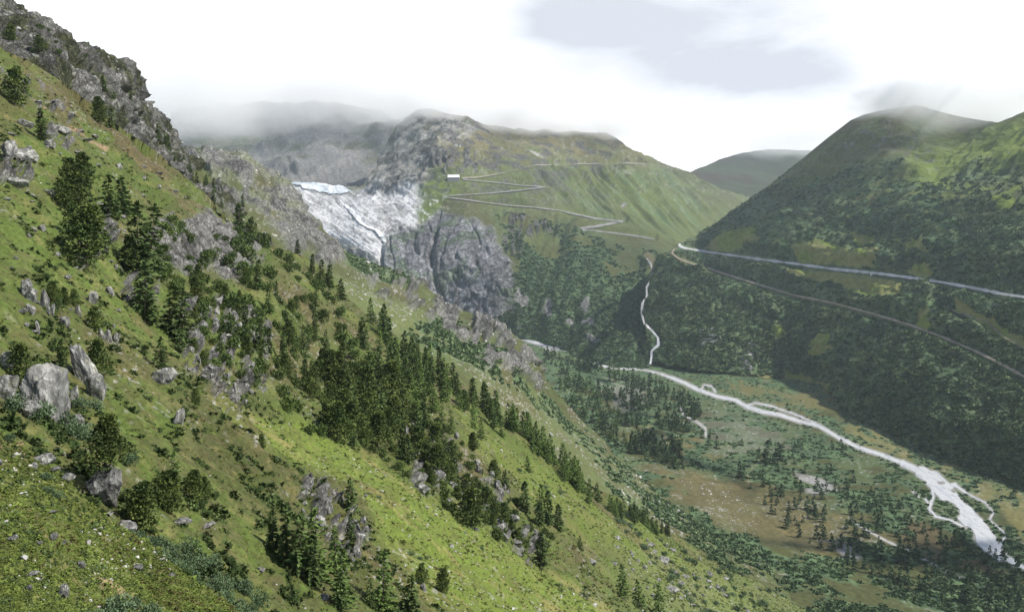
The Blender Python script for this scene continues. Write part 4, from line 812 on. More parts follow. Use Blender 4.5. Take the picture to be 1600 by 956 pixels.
for a in along([(955, 788), (1000, 812), (1045, 832)], 30, 4, 6): tree('larch' if rng.random() < .5 else 'spruce', a[0], a[1] + 2, 26 * rng.uniform(.7, 1.15), lab, 'small larches at the end of the row', wide=1.2)
lab = 'scattered dark pine among bushes above the dense forest band'
for a in scatter([(300, 440), (420, 440), (520, 500), (540, 560), (500, 640), (420, 600), (300, 560)], 40, 16, 7): tree('pine' if rng.random() < .5 else 'spruce', a[0], a[1], 44 * rng.uniform(.5, 1.25), lab, 'pines scattered above the forest band')
lab = 'small dark conifer on the broken ground between crag and meadow edge'
for a in scatter([(222, 215), (262, 235), (330, 290), (378, 330), (370, 345), (330, 318), (270, 268), (225, 240)], 24, 8, 8): tree('spruce', a[0], a[1], 24 * rng.uniform(.6, 1.2), lab, 'conifers below the crag', key='C' if a[0] < 350 else 'S', wide=1.2)

# shrubs standing singly
lab = 'dark mountain pine bush among rocks on the upper slope'
for a in scatter([(240, 350), (400, 380), (470, 420), (560, 500), (600, 590), (520, 690), (430, 620), (320, 560), (280, 480), (230, 440)], 175, 9, 11): shrub(a[0], a[1], 24 * rng.uniform(.6, 1.5), lab, 'mountain pine bushes on the upper slope', asp=rng.uniform(.9, 1.4))
lab = 'dark mountain pine bush in the lower forest band'
for a in scatter([(600, 690), (690, 660), (760, 740), (860, 850), (850, 890), (790, 860), (700, 790), (630, 740), (560, 690), (530, 600), (600, 590)], 90, 11, 12): shrub(a[0], a[1], 20 * rng.uniform(.6, 1.4), lab, 'mountain pine bushes in the forest band', asp=rng.uniform(.9, 1.4))
lab = 'dark low bush on the crag among grey rocks'
for a in scatter([(0, 40), (60, 70), (150, 130), (210, 200), (300, 280), (290, 290), (180, 190), (60, 100)], 24, 12, 13): shrub(a[0], a[1], 11 * rng.uniform(.6, 1.4), lab, 'bushes on the crag', key='C')
lab = 'small dark bush dotted over the steep upper meadow'
for a in scatter([(0, 220), (120, 220), (340, 340), (220, 360), (60, 420), (0, 440)], 22, 22, 14): shrub(a[0], a[1], 9 * rng.uniform(.6, 1.5), lab, 'bushes on the upper meadow')
lab = 'green bush in the hollow beside the boulders'
for a in [(20, 640, 50), (60, 655, 60), (100, 668, 60), (130, 690, 50), (110, 680, 44), (45, 650, 40), (145, 640, 36), (120, 640, 36), (90, 560, 30), (60, 575, 36), (200, 720, 30)]: shrub(a[0], a[1] + 6, a[2] * .9, lab, 'green bushes beside the boulders', kind='w' if a[1] > 600 else 'd')
lab = 'blue-green willow bush in the gully below the bank'
for a in scatter([(190, 830), (240, 830), (330, 880), (420, 960), (400, 990), (340, 960), (280, 900), (220, 870)], 34, 12, 15): shrub(a[0], a[1], 34 * rng.uniform(.7, 1.3), lab, 'willow bushes in the gully', kind='w')
lab = 'blue-green willow bush on the grassy bank'
for a in [(80, 765, 26), (95, 775, 20), (20, 640, 20), (195, 950, 60), (170, 960, 50), (235, 958, 44), (215, 945, 36), (70, 745, 22)]: shrub(a[0], a[1], a[2], lab, 'willow bushes on the bank', kind='w', key='K')
lab = 'pale willow bush on the stony foot of the green slope'
for a in scatter([(1040, 850), (1100, 870), (1200, 930), (1260, 990), (1120, 990), (1060, 930), (1000, 850), (940, 790), (960, 780)], 90, 8, 16): shrub(a[0], a[1], 14 * rng.uniform(.6, 1.5), lab, 'willow bushes at the slope foot', kind='w', asp=.8)
lab = 'low willow patch on the bright meadow'
for a in [(240 + 400, 868, 16), (655, 872, 14), (668, 870, 12), (575, 773, 14), (590, 780, 10), (850, 763, 14), (875, 770, 14), (918, 790, 14), (930, 800, 12), (975, 815, 18), (985, 820, 14), (805, 740, 12), (1055, 896, 18), (1025, 872, 12), (700, 882, 10), (870, 920, 14), (885, 930, 16), (900, 945, 18), (930, 950, 16), (745, 865, 10)]: shrub(a[0], a[1], a[2] * 1.2, lab, 'willow patches on the meadow', kind='w', asp=.6)
print('near plants', NT, round(time.time() - T0, 1))

# ------------------------------------------------------------------ rocks
def rock_mesh(name, seed, planes=16, sx=1, sy=1, sz=1, sub=4, base=(.32, .315, .30), vert=False, colour2=(.16, .16, .155)):
    r = np.random.default_rng(seed); bm = bmesh.new(); bmesh.ops.create_icosphere(bm, subdivisions=sub, radius=1)
    V = np.array([v.co[:] for v in bm.verts]); Fc = np.array([[v.index for v in f.verts] for f in bm.faces]); bm.free()
    nr = unit(r.normal(size=(planes, 3)) * (np.array([1, 1, .6]) if vert else 1)); c = r.uniform(.62, 1, planes)
    d = V @ nr.T; rad = np.min(np.where(d > .05, c / np.maximum(d, .05), 9), axis=1); rad = np.minimum(rad, 1.25)
    P = V * rad[:, None] * np.array([sx, sy, sz])
    off = r.uniform(0, 30)
    nn = fbm(P * np.array([1, 1, .7 if vert else 1]) * 1.0, .6, 5, .6, ridged=True, off=off)
    P = P * (1 + .09 * nn)[:, None]
    m = ss(-.6, .5, fbm(P * np.array([1, 1, .4]), .5, 5, .65, off=off + 4))
    cc = np.array(colour2) * (1 - m[:, None]) + np.array(base) * 1.12 * m[:, None]
    lich = ss(.3, .6, fbm(P, .35, 3, .6, off=off + 9)); cc = mixc_(cc, np.array([.30, .30, .20]), lich * .4)
    me = mesh_np(name, P, Fc, cc, smooth=False); me.materials.append(M_rock); return me
RK = [rock_mesh('rock_block', 600 + i, planes=18, sz=.7, sub=4) for i in range(6)]
RS = [rock_mesh('rock_slab', 620 + i, planes=20, sx=.8, sy=.65, sz=1.0, sub=4, vert=True) for i in range(6)]
def boulder(u, v, wpx, hpx, label, group=None, key='N', slab=False, me=None, sink=.25, rz=None, name='boulder'):
    P = SH[key].at(u, v); k = P[1] / F
    me = me or (RS if slab else RK)[int(rng.integers(6))]
    o = link(name, me, label=label, category='rock')
    if group: o['group'] = group
    h = hpx * k * (.8 if slab else .9); o.scale = (wpx * k / 2 * (1.3 if slab else 1), wpx * k / 2, h / 2 / (1.0 if not slab else 1.1) / .8)
    o.location = (P[0], P[1] + wpx * k * .15, P[2] + h * (.5 - sink)); o.rotation_euler = (rng.normal(0, .12), rng.normal(0, .12), rng.uniform(0, 6.28) if rz is None else rz)
    NT['boulder'] = NT.get('boulder', 0) + 1
    return o
big = rock_mesh('great_boulder', 702, planes=16, sx=.85, sy=.8, sz=.95, sub=5)
bo = boulder(160, 782, 62, 58, 'great pale boulder below the bank, carrying a pine on its top', me=big, sink=.1, name='great_boulder', rz=.8)
pb = tree('pine', 158, 742, 88, 'ragged green pine rooted on top of the great pale boulder', wide=1.1)
pb.location = (bo.location.x + .1, bo.location.y, bo.location.z + bo.scale.z * .8)
big2 = rock_mesh('big_outcrop', 713, planes=18, sx=.95, sy=.8, sz=.95, sub=5)
boulder(68, 655, 74, 100, 'large smooth grey outcrop with sloping top beside green bushes', me=big2, sink=.28, name='rock_outcrop')
boulder(36, 650, 36, 40, 'lower grey block joined to the large smooth outcrop', me=RK[1])
boulder(94, 650, 28, 50, 'brownish cracked block leaning on the large smooth outcrop', slab=True)
boulder(3, 585, 30, 50, 'pale boulder with a straight ledge at the picture edge', slab=True); boulder(0, 628, 34, 60, 'pale block with a split corner at the picture edge, below the ledge boulder', slab=True)
big3 = rock_mesh('leaning_slab', 735, planes=20, sx=.8, sy=.6, sz=1.1, sub=5, base=(.3, .3, .29), colour2=(.1, .1, .105))
o = boulder(126, 600, 34, 56, 'tall dark cracked slab leaning beside a pine', me=big3, sink=.12, name='leaning_slab', rz=.3); o.rotation_euler = (0, -.3, .3)
boulder(147, 622, 34, 46, 'pale fissured block at the foot of the dark cracked slab', slab=True)
o = boulder(115, 670, 22, 36, 'smooth pale lozenge-shaped stone below the outcrop', slab=True); o.rotation_euler.y = -.5
boulder(98, 672, 12, 18, 'small brown stone beside the lozenge-shaped one'); boulder(108, 634, 14, 32, 'thin pale upright stone above the lozenge-shaped one', slab=True)
boulder(274, 668, 20, 40, 'upright grey slab standing alone in the meadow', slab=True); boulder(254, 600, 30, 30, 'layered grey outcrop under the small spruce'); boulder(262, 585, 16, 26, 'grey block beside the layered outcrop')
for (u, v, w_, h_, l) in [(30, 470, 26, 34, 'pale upright slab heading the ledge of standing stones'), (40, 480, 20, 26, 'brownish block beside the pale heading slab'), (60, 490, 16, 48, 'tall pale standing slab on the ledge'), (66, 500, 9, 20, 'short pale stone at the foot of the tall standing slab'), (42, 496, 14, 24, 'grey slab lying lower on the ledge'), (76, 496, 12, 22, 'grey upright stone under the flat-topped pine'),
                          (97, 516, 16, 28, 'pointed grey slab between the ledge and the bushy pine'), (116, 498, 10, 26, 'pale wedge of rock at the dark hollow'), (158, 528, 10, 24, 'first of the upright grey slabs under the bushy pine, the most uphill'), (167, 530, 12, 26, 'second upright grey slab under the bushy pine, split from its neighbour'), (176, 530, 8, 26, 'thin dark-edged slab under the bushy pine'), (184, 530, 12, 24, 'last upright slab under the bushy pine, the most downhill'),
                          (58, 522, 8, 24, 'narrow white stone streak standing in the meadow'), (145, 470, 22, 20, 'broken grey block above the bushy pine'), (170, 462, 18, 16, 'grey block next to the broken one above the bushy pine'), (62, 362, 0, 0, '')]:
    if w_: boulder(u, v, w_, h_, l, slab=True)
for (u, v, w_, h_, l) in [(28, 255, 44, 26, 'cracked grey outcrop high on the meadow edge of the view'), (6, 252, 24, 40, 'tall grey outcrop touching the view edge, above the bright grass'), (14, 295, 30, 18, 'dark grey block under the cracked outcrop'), (38, 196, 20, 16, 'rounded grey rock below the lone spruce'), (46, 367, 12, 12, 'twin pale stone on bright grass'), (58, 368, 12, 14, 'second twin pale stone on bright grass'),
                          (135, 216, 22, 6, 'long flat white stone on the brown ridge'), (150, 212, 14, 7, 'short flat white stone beside the long one'), (160, 240, 12, 7, 'pale flat stone below the white pair'), (225, 260, 9, 6, 'small pale stone on the brown ridge slope'), (245, 273, 11, 6, 'pale stone lower on the brown ridge slope'), (185, 264, 10, 14, 'grey upright stone on the brown ridge slope'),
                          (80, 305, 12, 16, 'grey stone beside the upper pine clump'), (45, 310, 12, 9, 'grey stone lying in the green hollow'), (70, 238, 18, 20, 'dark outcrop under the lone spruce'), (88, 215, 22, 18, 'grey broken outcrop near the pale scree streak')]:
    boulder(u, v, w_, h_, l, sink=.3)
for (u, v, w_, h_, l) in [(12, 720, 40, 10, 'x'),]: pass
for (u, v, w_, h_, l) in [(72, 716, 30, 22, 'rounded pale rock at the top of the grassy bank'), (56, 724, 14, 14, 'small round pale rock next to the rounded one on the bank'), (104, 722, 26, 14, 'flat pale rock on the crest of the bank'), (88, 712, 18, 12, 'pale rock between two others on the bank crest'), (0, 722, 10, 16, 'pale rock on the bank at the view edge'),
                          (215, 888, 18, 16, 'pale block standing out on the bank slope'), (131, 880, 14, 22, 'upright grey stone on the bank slope'), (110, 918, 16, 34, 'tall pale stone low on the bank'), (55, 886, 20, 7, 'flat grey stone on the bank'), (85, 840, 14, 16, 'round grey stone in the middle of the bank'), (20, 838, 18, 14, 'pale stone in the bank grass'), (48, 912, 10, 10, 'small pale stone low on the bank'), (66, 842, 10, 8, 'little stone beside the round one on the bank'), (266, 903, 10, 10, 'small grey stone near the bank edge'), (80, 800, 20, 8, 'flat pale stone in the upper bank'), (104, 845, 9, 9, 'little pale stone on the mid bank')]:
    boulder(u, v, w_ * .9, h_ * .9, l, key='K', sink=.3)
for (u, v, w_, h_, l) in [(160, 818, 16, 16, 'grey stone under the great boulder'), (176, 812, 14, 14, 'small stone between great boulder and pines'), (196, 830, 34, 30, 'grey rock face under the green pines'), (282, 818, 28, 12, 'flat pale rock below the spreading pine'), (320, 826, 18, 9, 'flat brownish rock in the grass below the spreading pine'), (248, 876, 12, 12, 'grey stone in the willow gully'),
                          (664, 760, 22, 20, 'pale cracked rock at the lower edge of the forest band'), (745, 828, 14, 12, 'reddish rock beside bare soil'), (503, 810, 24, 20, 'grey rock cluster block on the rocky lip'), (510, 800, 14, 26, 'white upright rock on the rocky lip'), (536, 830, 8, 26, 'thin white rock pillar on the rocky lip'), (563, 846, 8, 30, 'white rock pillar below the rocky lip'), (558, 868, 14, 26, 'white streaked rock under the pillar'), (408, 890, 10, 12, 'pale stone above the roadside tree group'), (504, 938, 14, 12, 'pale stone between spruces at the lower edge'),
                          (656, 930, 8, 22, 'white bleached rock under the drooping pine'), (699, 860, 12, 5, 'flat white stone on the bright meadow'), (708, 866, 8, 5, 'second flat white stone on the bright meadow'), (568, 780, 8, 5, 'flat white stone below the forest band'), (930, 876, 16, 10, 'pale rock patch on the lower green slope'), (1018, 850, 14, 8, 'pale rock high on the lower green slope'), (1040, 875, 16, 12, 'pale rock amid willows on the slope'), (1050, 926, 22, 14, 'broad pale rock near the three larches')]:
    boulder(u, v, w_, h_, l, sink=.3)
lab = 'grey rock jutting from the rocky rib on the upper slope'
for a in scatter(ROCKP[1], 60, 9, 21): boulder(a[0], a[1], 13 * rng.uniform(.5, 1.5), 12 * rng.uniform(.5, 1.5), lab, 'rocks of the rib on the upper slope', slab=True)
lab = 'pale rock scattered between the trees of the forest band'
for a in scatter([(640, 640), (700, 680), (780, 770), (850, 860), (800, 870), (700, 780), (630, 700)], 40, 10, 22): boulder(a[0], a[1], 10 * rng.uniform(.5, 1.5), 12 * rng.uniform(.5, 1.5), lab, 'rocks in the forest band')
lab = 'grey rock of the broken edge above the group of spruces'
for a in scatter(ROCKP[2], 30, 7, 23): boulder(a[0], a[1], 11 * rng.uniform(.5, 1.5), 12 * rng.uniform(.6, 1.5), lab, 'rocks of the broken edge', slab=True)
lab = 'grey stone lying on the steep upper meadow'
for a in scatter([(0, 180), (60, 130), (340, 340), (240, 350), (200, 520), (60, 540), (0, 520)], 60, 14, 24): boulder(a[0], a[1], 9 * rng.uniform(.4, 1.4), 7 * rng.uniform(.5, 1.5), lab, 'stones on the upper meadow')
lab = 'pale stone at the stony foot of the green slope'
for a in scatter([(960, 830), (1060, 850), (1160, 920), (1180, 990), (1060, 990), (960, 900)], 50, 8, 25): boulder(a[0], a[1], 8 * rng.uniform(.4, 1.5), 6 * rng.uniform(.5, 1.5), lab, 'stones at the slope foot')
print('rocks', NT, round(time.time() - T0, 1))

# ------------------------------------------------------------------ stuff: many small copies gathered in one mesh
def gather(name, base, P, S, mat, tints=None, tilt=0, seed=0, **props):
    bV, bF, bC = base; n = len(P); r = np.random.default_rng(seed); a = r.uniform(0, 6.283, n); ca, sa = np.cos(a), np.sin(a)
    X = bV[None, :, 0] * ca[:, None] - bV[None, :, 1] * sa[:, None]; Y = bV[None, :, 0] * sa[:, None] + bV[None, :, 1] * ca[:, None]
    S = np.asarray(S); S = S if S.ndim == 2 else np.stack([S, S], 1)
    V = np.stack([X * S[:, :1], Y * S[:, :1], np.broadcast_to(bV[None, :, 2], X.shape) * S[:, 1:]], -1) + P[:, None]
    Fc = (bF[None] + (np.arange(n) * len(bV))[:, None, None]).reshape(-1, bF.shape[1])
    Cc = bC[None] * (r.uniform(.7, 1.3, (n, 1, 1)) if tints is None else tints[:, None])
    me = mesh_np(name, V.reshape(-1, 3), Fc, Cc.reshape(-1, 3), smooth=False)
    return link(name, me, mat, kind='stuff', **props)
def base_bush(seed, n=26, c=(.090, .138, .060), flat=.7):
    r = np.random.default_rng(seed); d = unit(r.normal(size=(n, 3)) * np.array([1, 1, .8])); d[:, 2] = np.abs(d[:, 2])
    cen = d * np.array([.42, .42, .42 * flat * 1.6]) * r.uniform(.6, 1, (n, 1)); V, Fc = tufts(cen, unit(d * .4 + r.normal(size=(n, 3)) * .8 + np.array([0, 0, .2])), .42, .17, r)
    return V, Fc, np.repeat(np.array(c) * r.uniform(.7, 1.4, (n, 1)), 4, 0)
def proto_arrays(me):
    V = np.empty(len(me.vertices) * 3, np.float32); me.vertices.foreach_get('co', V); Fc = np.empty(len(me.loops), np.int32); me.loops.foreach_get('vertex_index', Fc)
    c = np.empty(len(me.vertices) * 4, np.float32); me.attributes['tint'].data.foreach_get('color', c); return V.reshape(-1, 3), Fc.reshape(len(me.polygons), -1), c.reshape(-1, 4)[:, :3]
M_scrub = mat_attr('scrub_leaves', nscale=.15, namp=.3, bump=0, spec=.1)
def spots(key, n, seed, thr=.45, zone=None, mask='scrub', umin=-50, umax=1680, vmax=1000):
    s = SH[key]; r = np.random.default_rng(seed); m = s.masks[mask][:s.nr]; U, V, P = s.U[:s.nr], s.V[:s.nr], s.P[:s.nr]
    ok = (m > thr) & (U > umin) & (U < umax) & (V < vmax)
    if zone: ok &= poly(U, V, zone, 3) > .5
    idx = np.flatnonzero(ok.ravel()); 
    if not len(idx): return np.zeros((0, 3)), idx
    idx = r.choice(idx, min(n, len(idx)), replace=False); return P.reshape(-1, 3)[idx], idx
bb = [base_bush(800 + i) for i in range(3)]; bl = base_bush(810, c=(.125, .165, .08)); bd = base_bush(811, c=(.060, .098, .046))
def scrubs(name, key, n, seed, size, mix=.25, **kw):
    bb_ = bb if key != 'N' else [base_bush(830, c=(.05, .075, .025))]
    for q, (b0, fr) in enumerate([(bb_[0], .4), (bd, .6 - mix), (bl, mix)]):
        if key == 'N': b0 = [bb_[0], base_bush(831, c=(.04, .062, .02)), base_bush(832, c=(.075, .10, .035))][q]
        P, idx = spots(key, int(n * fr), seed + q, **kw)
        if len(P) == 0: continue
        r = np.random.default_rng(seed + 50 + q); s = size * r.uniform(.55, 1.5, len(P)); P = P - np.array([0, 0, 1]) * (s * .1)[:, None]
        gather(name, b0, P, np.stack([s, s * .75], 1), M_scrub, seed=seed + 9 + q)
scrubs('alder_scrub', 'R', 20000, 30, 8.0, mix=.3); scrubs('alder_scrub', 'M', 7000, 40, 8.5, mix=.08); scrubs('alder_scrub', 'V', 15000, 50, 4.6, mix=.12); scrubs('alder_scrub', 'S', 5000, 60, 5.0, mix=.3)
# valley wood: the largest trees singly, the rest as one wood
WOOD = [(845, 558), (900, 566), (960, 584), (1040, 600), (1130, 650), (1240, 700), (1230, 760), (1130, 760), (1000, 730), (900, 670), (870, 620)]
WOOD2 = [(1150, 690), (1260, 690), (1340, 760), (1560, 860), (1700, 940), (1640, 1020), (1440, 940), (1300, 880), (1180, 790)]
lab = 'small dark conifer in the wood on the valley floor'
base_c = proto_arrays(SPLO[0][0]); base_l = proto_arrays(LALO[0][0])
pts = [a for a in scatter(WOOD, 700, 3.6, 31) if vn(np.array([a[0] / 24, a[1] / 11, .3])) + .45 - (a[1] - 560) / 400 + min(0, (1060 - a[0]) / 90) > 0]; P = SH['V'].at(np.array([a[0] for a in pts]), np.array([a[1] for a in pts]))
hh = np.interp([a[1] for a in pts], [560, 730], [14, 19]) * P[:, 1] / F * rng.uniform(.5, 1.2, len(P)); sel = rng.random(len(P)) < .5
wood_l = np.array([a[0] < 980 for a in pts]) & sel
gather('valley_wood', base_c, P[~wood_l], np.stack([hh[~wood_l] / 10 * 1.3, hh[~wood_l] / 10], 1), M_scrub, seed=5)
gather('valley_wood', base_l, P[wood_l], np.stack([hh[wood_l] / 10 * 1.3, hh[wood_l] / 10], 1), M_scrub, seed=6)
pts = scatter(WOOD2, 260, 6, 32); P = SH['V'].at(np.array([a[0] for a in pts]), np.array([a[1] for a in pts])); hh = np.interp([a[1] for a in pts], [690, 900], [14, 24]) * P[:, 1] / F * rng.uniform(.4, 1.0, len(P))
big_ = np.argsort(-hh * F / P[:, 1])
for i in big_[:150]: tree('smallc', pts[i][0], pts[i][1], hh[i] * F / P[i, 1] * 1.1, 'small dark conifer among the scrub and bare patches of the valley plain', 'conifers dotted over the valley plain', key='V', wide=1.3)
big_ = big_[150:]; gather('valley_wood', base_c, P[big_], np.stack([hh[big_] / 10 * 1.4, hh[big_] / 10], 1), M_scrub, seed=7)
for (u, v, h, l) in [(1198, 722, 34, 'tall dark spruce standing alone by the gravel patches on the valley floor'), (1221, 720, 24, 'dark spruce next to the tall lone one on the valley floor'), (1156, 745, 26, 'pale larch among bushes on the valley floor'), (1162, 748, 20, 'small larch beside the pale one on the valley floor'), (1315, 702, 17, 'dark round tree close to the river bend'), (1300, 701, 14, 'small round tree next to the one by the river bend'), (1218, 718, 26, 'spruce near the lone pair'), (1275, 802, 18, 'bushy spruce on the grey gravel fan'),
                     (1590, 905, 38, 'dark spruce on the river bank at the far end of the road view'), (1522, 905, 26, 'dark spruce between footpath and river'), (1510, 938, 40, 'tall dark spruce below the footpath'), (1333, 750, 20, 'dark spruce on the scrub flat'), (1120, 700, 20, 'spruce at the lower end of the valley wood'), (1560, 960, 34, 'dark spruce low on the scrub plain'), (1400, 930, 20, 'small spruce on the scrub plain'), (1262, 795, 22, 'spruce beside the bushy one on the gravel fan'), (1517, 700, 15, 'lone dark tree in the scrub across the river')]:
    tree('smallc', u, v, h, l, key='V', wide=1.3)
# stones and herbage
def base_stone(seed):
    bm = bmesh.new(); bmesh.ops.create_icosphere(bm, subdivisions=1, radius=.5); r = np.random.default_rng(seed)
    V = np.array([v.co[:] for v in bm.verts]) * r.uniform(.6, 1.2, (len(bm.verts), 1)) * np.array([1, .9, .7]); Fc = np.array([[v.index for v in f.verts] for f in bm.faces]); bm.free()
    return V, Fc, np.tile([.38, .37, .35], (len(V), 1))
st = base_stone(1)
def stones(key, n, seed, pxs, zone=None):
    s = SH[key]; r = np.random.default_rng(seed); U, V = s.U[:s.nr], s.V[:s.nr]; ok = (U > -60) & (U < 1680) & (V < 1000)
    k = vn(np.stack([U / 40, V / 40, U * 0 + seed], -1)); ok &= k > .1
    if zone is not None: ok &= poly(U, V, zone, 5) > .5
    idx = r.choice(np.flatnonzero(ok.ravel()), n, replace=False); P = s.P[:s.nr].reshape(-1, 3)[idx]; sz = P[:, 1] / F * pxs * r.lognormal(0, .45, n)
    gather('loose_stones', st, P, sz, M_rock2, seed=seed)
M_rock2 = mat_attr('pale_stone', nscale=2, namp=.25, bump=0)
stones('N', 1700, 71, 2.1); stones('N', 450, 74, 2.4, MEADOW); stones('K', 500, 72, 4.0); stones('S', 1500, 73, 3.0); stones('V', 500, 75, 1.6, FB); stones('C', 500, 76, 3)
tf = base_bush(820, n=14, c=(.115, .15, .035), flat=.5); th_ = base_bush(821, n=14, c=(.105, .098, .038), flat=.5); td = base_bush(822, n=14, c=(.06, .085, .03), flat=.6)
def herbs(key, n, seed, pxs, mx):
    s = SH[key]; r = np.random.default_rng(seed); U, V = s.U[:s.nr], s.V[:s.nr]; ok = (U > -60) & (U < 1300) & (V < 1010)
    if key == 'N': ok &= (s.masks['rock'][:s.nr] < .4)
    k = uvn(U, V, 60, 25, R(38), 86, 4)
    for q, (b0, f0, lo) in enumerate([(tf, mx[0], -9), (th_, mx[1], .15), (td, mx[2], 0)]):
        idx = np.flatnonzero((ok & (k * (1 if q == 1 else -1 if q == 2 else 1) > lo)).ravel()); idx = r.choice(idx, min(len(idx), int(n * f0)), replace=False)
        P = s.P[:s.nr].reshape(-1, 3)[idx]; sz = P[:, 1] / F * pxs * r.lognormal(0, .35, len(P)); sz = np.minimum(sz, 1.6)
        gather('alpine_herbage', b0, P, np.stack([sz, sz * .6], 1), M_scrub, seed=seed + q)
herbs('N', 20000, 90, 4.5, (.6, .2, .2)); herbs('K', 15000, 95, 6.5, (.7, .1, .2))
scrubs('dwarf_shrub_mats', 'N', 5000, 130, .9, mask='mat', thr=.35, mix=.2, umax=1150)
print('stuff', round(time.time() - T0, 1))

# ------------------------------------------------------------------ buildings by the pass road
def box(bm, x0, y0, z0, x1, y1, z1):
    v = [bm.verts.new(p) for p in [(x0, y0, z0), (x1, y0, z0), (x1, y1, z0), (x0, y1, z0), (x0, y0, z1), (x1, y0, z1), (x1, y1, z1), (x0, y1, z1)]]
    for f in [(0, 3, 2, 1), (4, 5, 6, 7), (0, 1, 5, 4), (1, 2, 6, 5), (2, 3, 7, 6), (3, 0, 4, 7)]: bm.faces.new([v[i] for i in f])
def bmobj(name, bm, mat, parent):
    me = bpy.data.meshes.new(name); bm.to_mesh(me); bm.free(); me.materials.append(mat); return link(name, me, None, parent)
def flat_mat(name, c, rough=.8):
    return mat_attr(name, rough=rough, base=c, nscale=.8, namp=.1, bump=0)
M_wall, M_white, M_roof, M_glass, M_grey = flat_mat('grey_render', (.24, .24, .25)), flat_mat('white_render', (.8, .8, .8)), flat_mat('pale_metal_roof', (.82, .83, .86), .5), flat_mat('dark_window', (.04, .05, .06), .2), flat_mat('dark_roof', (.12, .11, .11))
def house(name, u, v, L, D, H, rise, wallm, roofm, label, key='M', nwin=5, floors=2):
    P = SH[key].at(u, v); e = bpy.data.objects.new(name, None); col.objects.link(e); e.location = (P[0], P[1] - D * .2, P[2] - .5); e['label'] = label; e['category'] = 'building'
    bm = bmesh.new(); box(bm, -L / 2, -D / 2, -6, L / 2, D / 2, H); bmobj('wall', bm, wallm, e)
    bm = bmesh.new(); o_ = .8
    a = [bm.verts.new(p) for p in [(-L / 2 - o_, -D / 2 - o_, H + .01), (L / 2 + o_, -D / 2 - o_, H + .01), (L / 2 + o_, D / 2 + o_, H + .01), (-L / 2 - o_, D / 2 + o_, H + .01), (-L / 2 - o_, 0, H + rise), (L / 2 + o_, 0, H + rise)]]
    for f in [(0, 3, 2, 1), (0, 1, 5, 4), (2, 3, 4, 5), (1, 2, 5), (3, 0, 4)]: bm.faces.new([a[i] for i in f])
    bmobj('roof', bm, roofm, e)
    for fl_ in range(floors):
        for i in range(nwin):
            x = -L / 2 + (i + .5) * L / nwin; z = 1.2 + fl_ * H / floors; bm = bmesh.new(); box(bm, x - .6, -D / 2 - .06, z, x + .6, -D / 2 + .02, z + 1.3); bmobj('window', bm, M_glass, e)
    return e
house('mountain_hotel', 709, 279.5, 40, 14, 8, 10, M_wall, M_roof, 'long grey hotel with a bright pale roof by the pass road', nwin=8)
house('stone_shed', 646, 278, 22, 9, 4, 3, M_wall, M_grey, 'low grey shed on the grass terrace beside the hotel', nwin=3, floors=1)
house('white_house', 711, 231, 12, 9, 6, 2.5, M_white, M_grey, 'larger of two small white houses above the hotel', nwin=3)
house('white_house', 717.5, 231.5, 7, 7, 5, 2, M_white, M_grey, 'smaller of two small white houses above the hotel', nwin=2)
house('road_hut', 968, 350.5, 16, 7, 4, 2, M_grey, M_grey, 'dark hut at the upper hairpin bend of the pass road', nwin=2, floors=1)
house('white_hut', 1362, 429.5, 5, 4, 3, 1.5, M_white, M_white, 'tiny white hut below the road across the valley', key='R', nwin=1, floors=1)

# ------------------------------------------------------------------ air: haze, mist on the summits, unseen clouds added to shade the valley
def vol_mat(name, dens, colr=(1, 1, 1), an=0.0):
    m = bpy.data.materials.new(name); m.use_nodes = True; nt = m.node_tree; nt.nodes.clear()
    o = nt.nodes.new('ShaderNodeOutputMaterial'); p = nt.nodes.new('ShaderNodeVolumePrincipled')
    p.inputs['Density'].default_value = dens; p.inputs['Color'].default_value = (*colr, 1); p.inputs['Anisotropy'].default_value = an
    nt.links.new(p.outputs[0], o.inputs['Volume']); m.cycles.homogeneous_volume = True; return m
bm = bmesh.new(); box(bm, -7000, -1500, -75, 7000, 9500, 1650); me = bpy.data.meshes.new('haze'); bm.to_mesh(me); bm.free()
link('haze', me, vol_mat('haze_air', HAZE, (.76, .88, 1.0), .2), kind='stuff')
def cloud(name, cx, cy, cz, rx, ry, rz, dens, seed, rot=0, amp=.35, kindn='stuff', freq=1.0):
    bm = bmesh.new(); bmesh.ops.create_icosphere(bm, subdivisions=6, radius=1)
    V = np.array([v.co[:] for v in bm.verts]); Fc = np.array([[v.index for v in f.verts] for f in bm.faces]); bm.free()
    sc3 = np.array([rx, ry, rz]); q = V * sc3 / min(rx, 3 * rz)
    V = V * (1 + amp * fbm(q * freq, 1.0, 6, .58, off=seed * 3.7))[:, None] * sc3
    c, s_ = math.cos(rot), math.sin(rot); V[:, :2] = V[:, :2] @ np.array([[c, s_], [-s_, c]])
    me = mesh_np(name, V, Fc); o = link(name, me, vol_mat(name + '_vapour', dens), kind='stuff'); o.location = (cx, cy, cz); return o
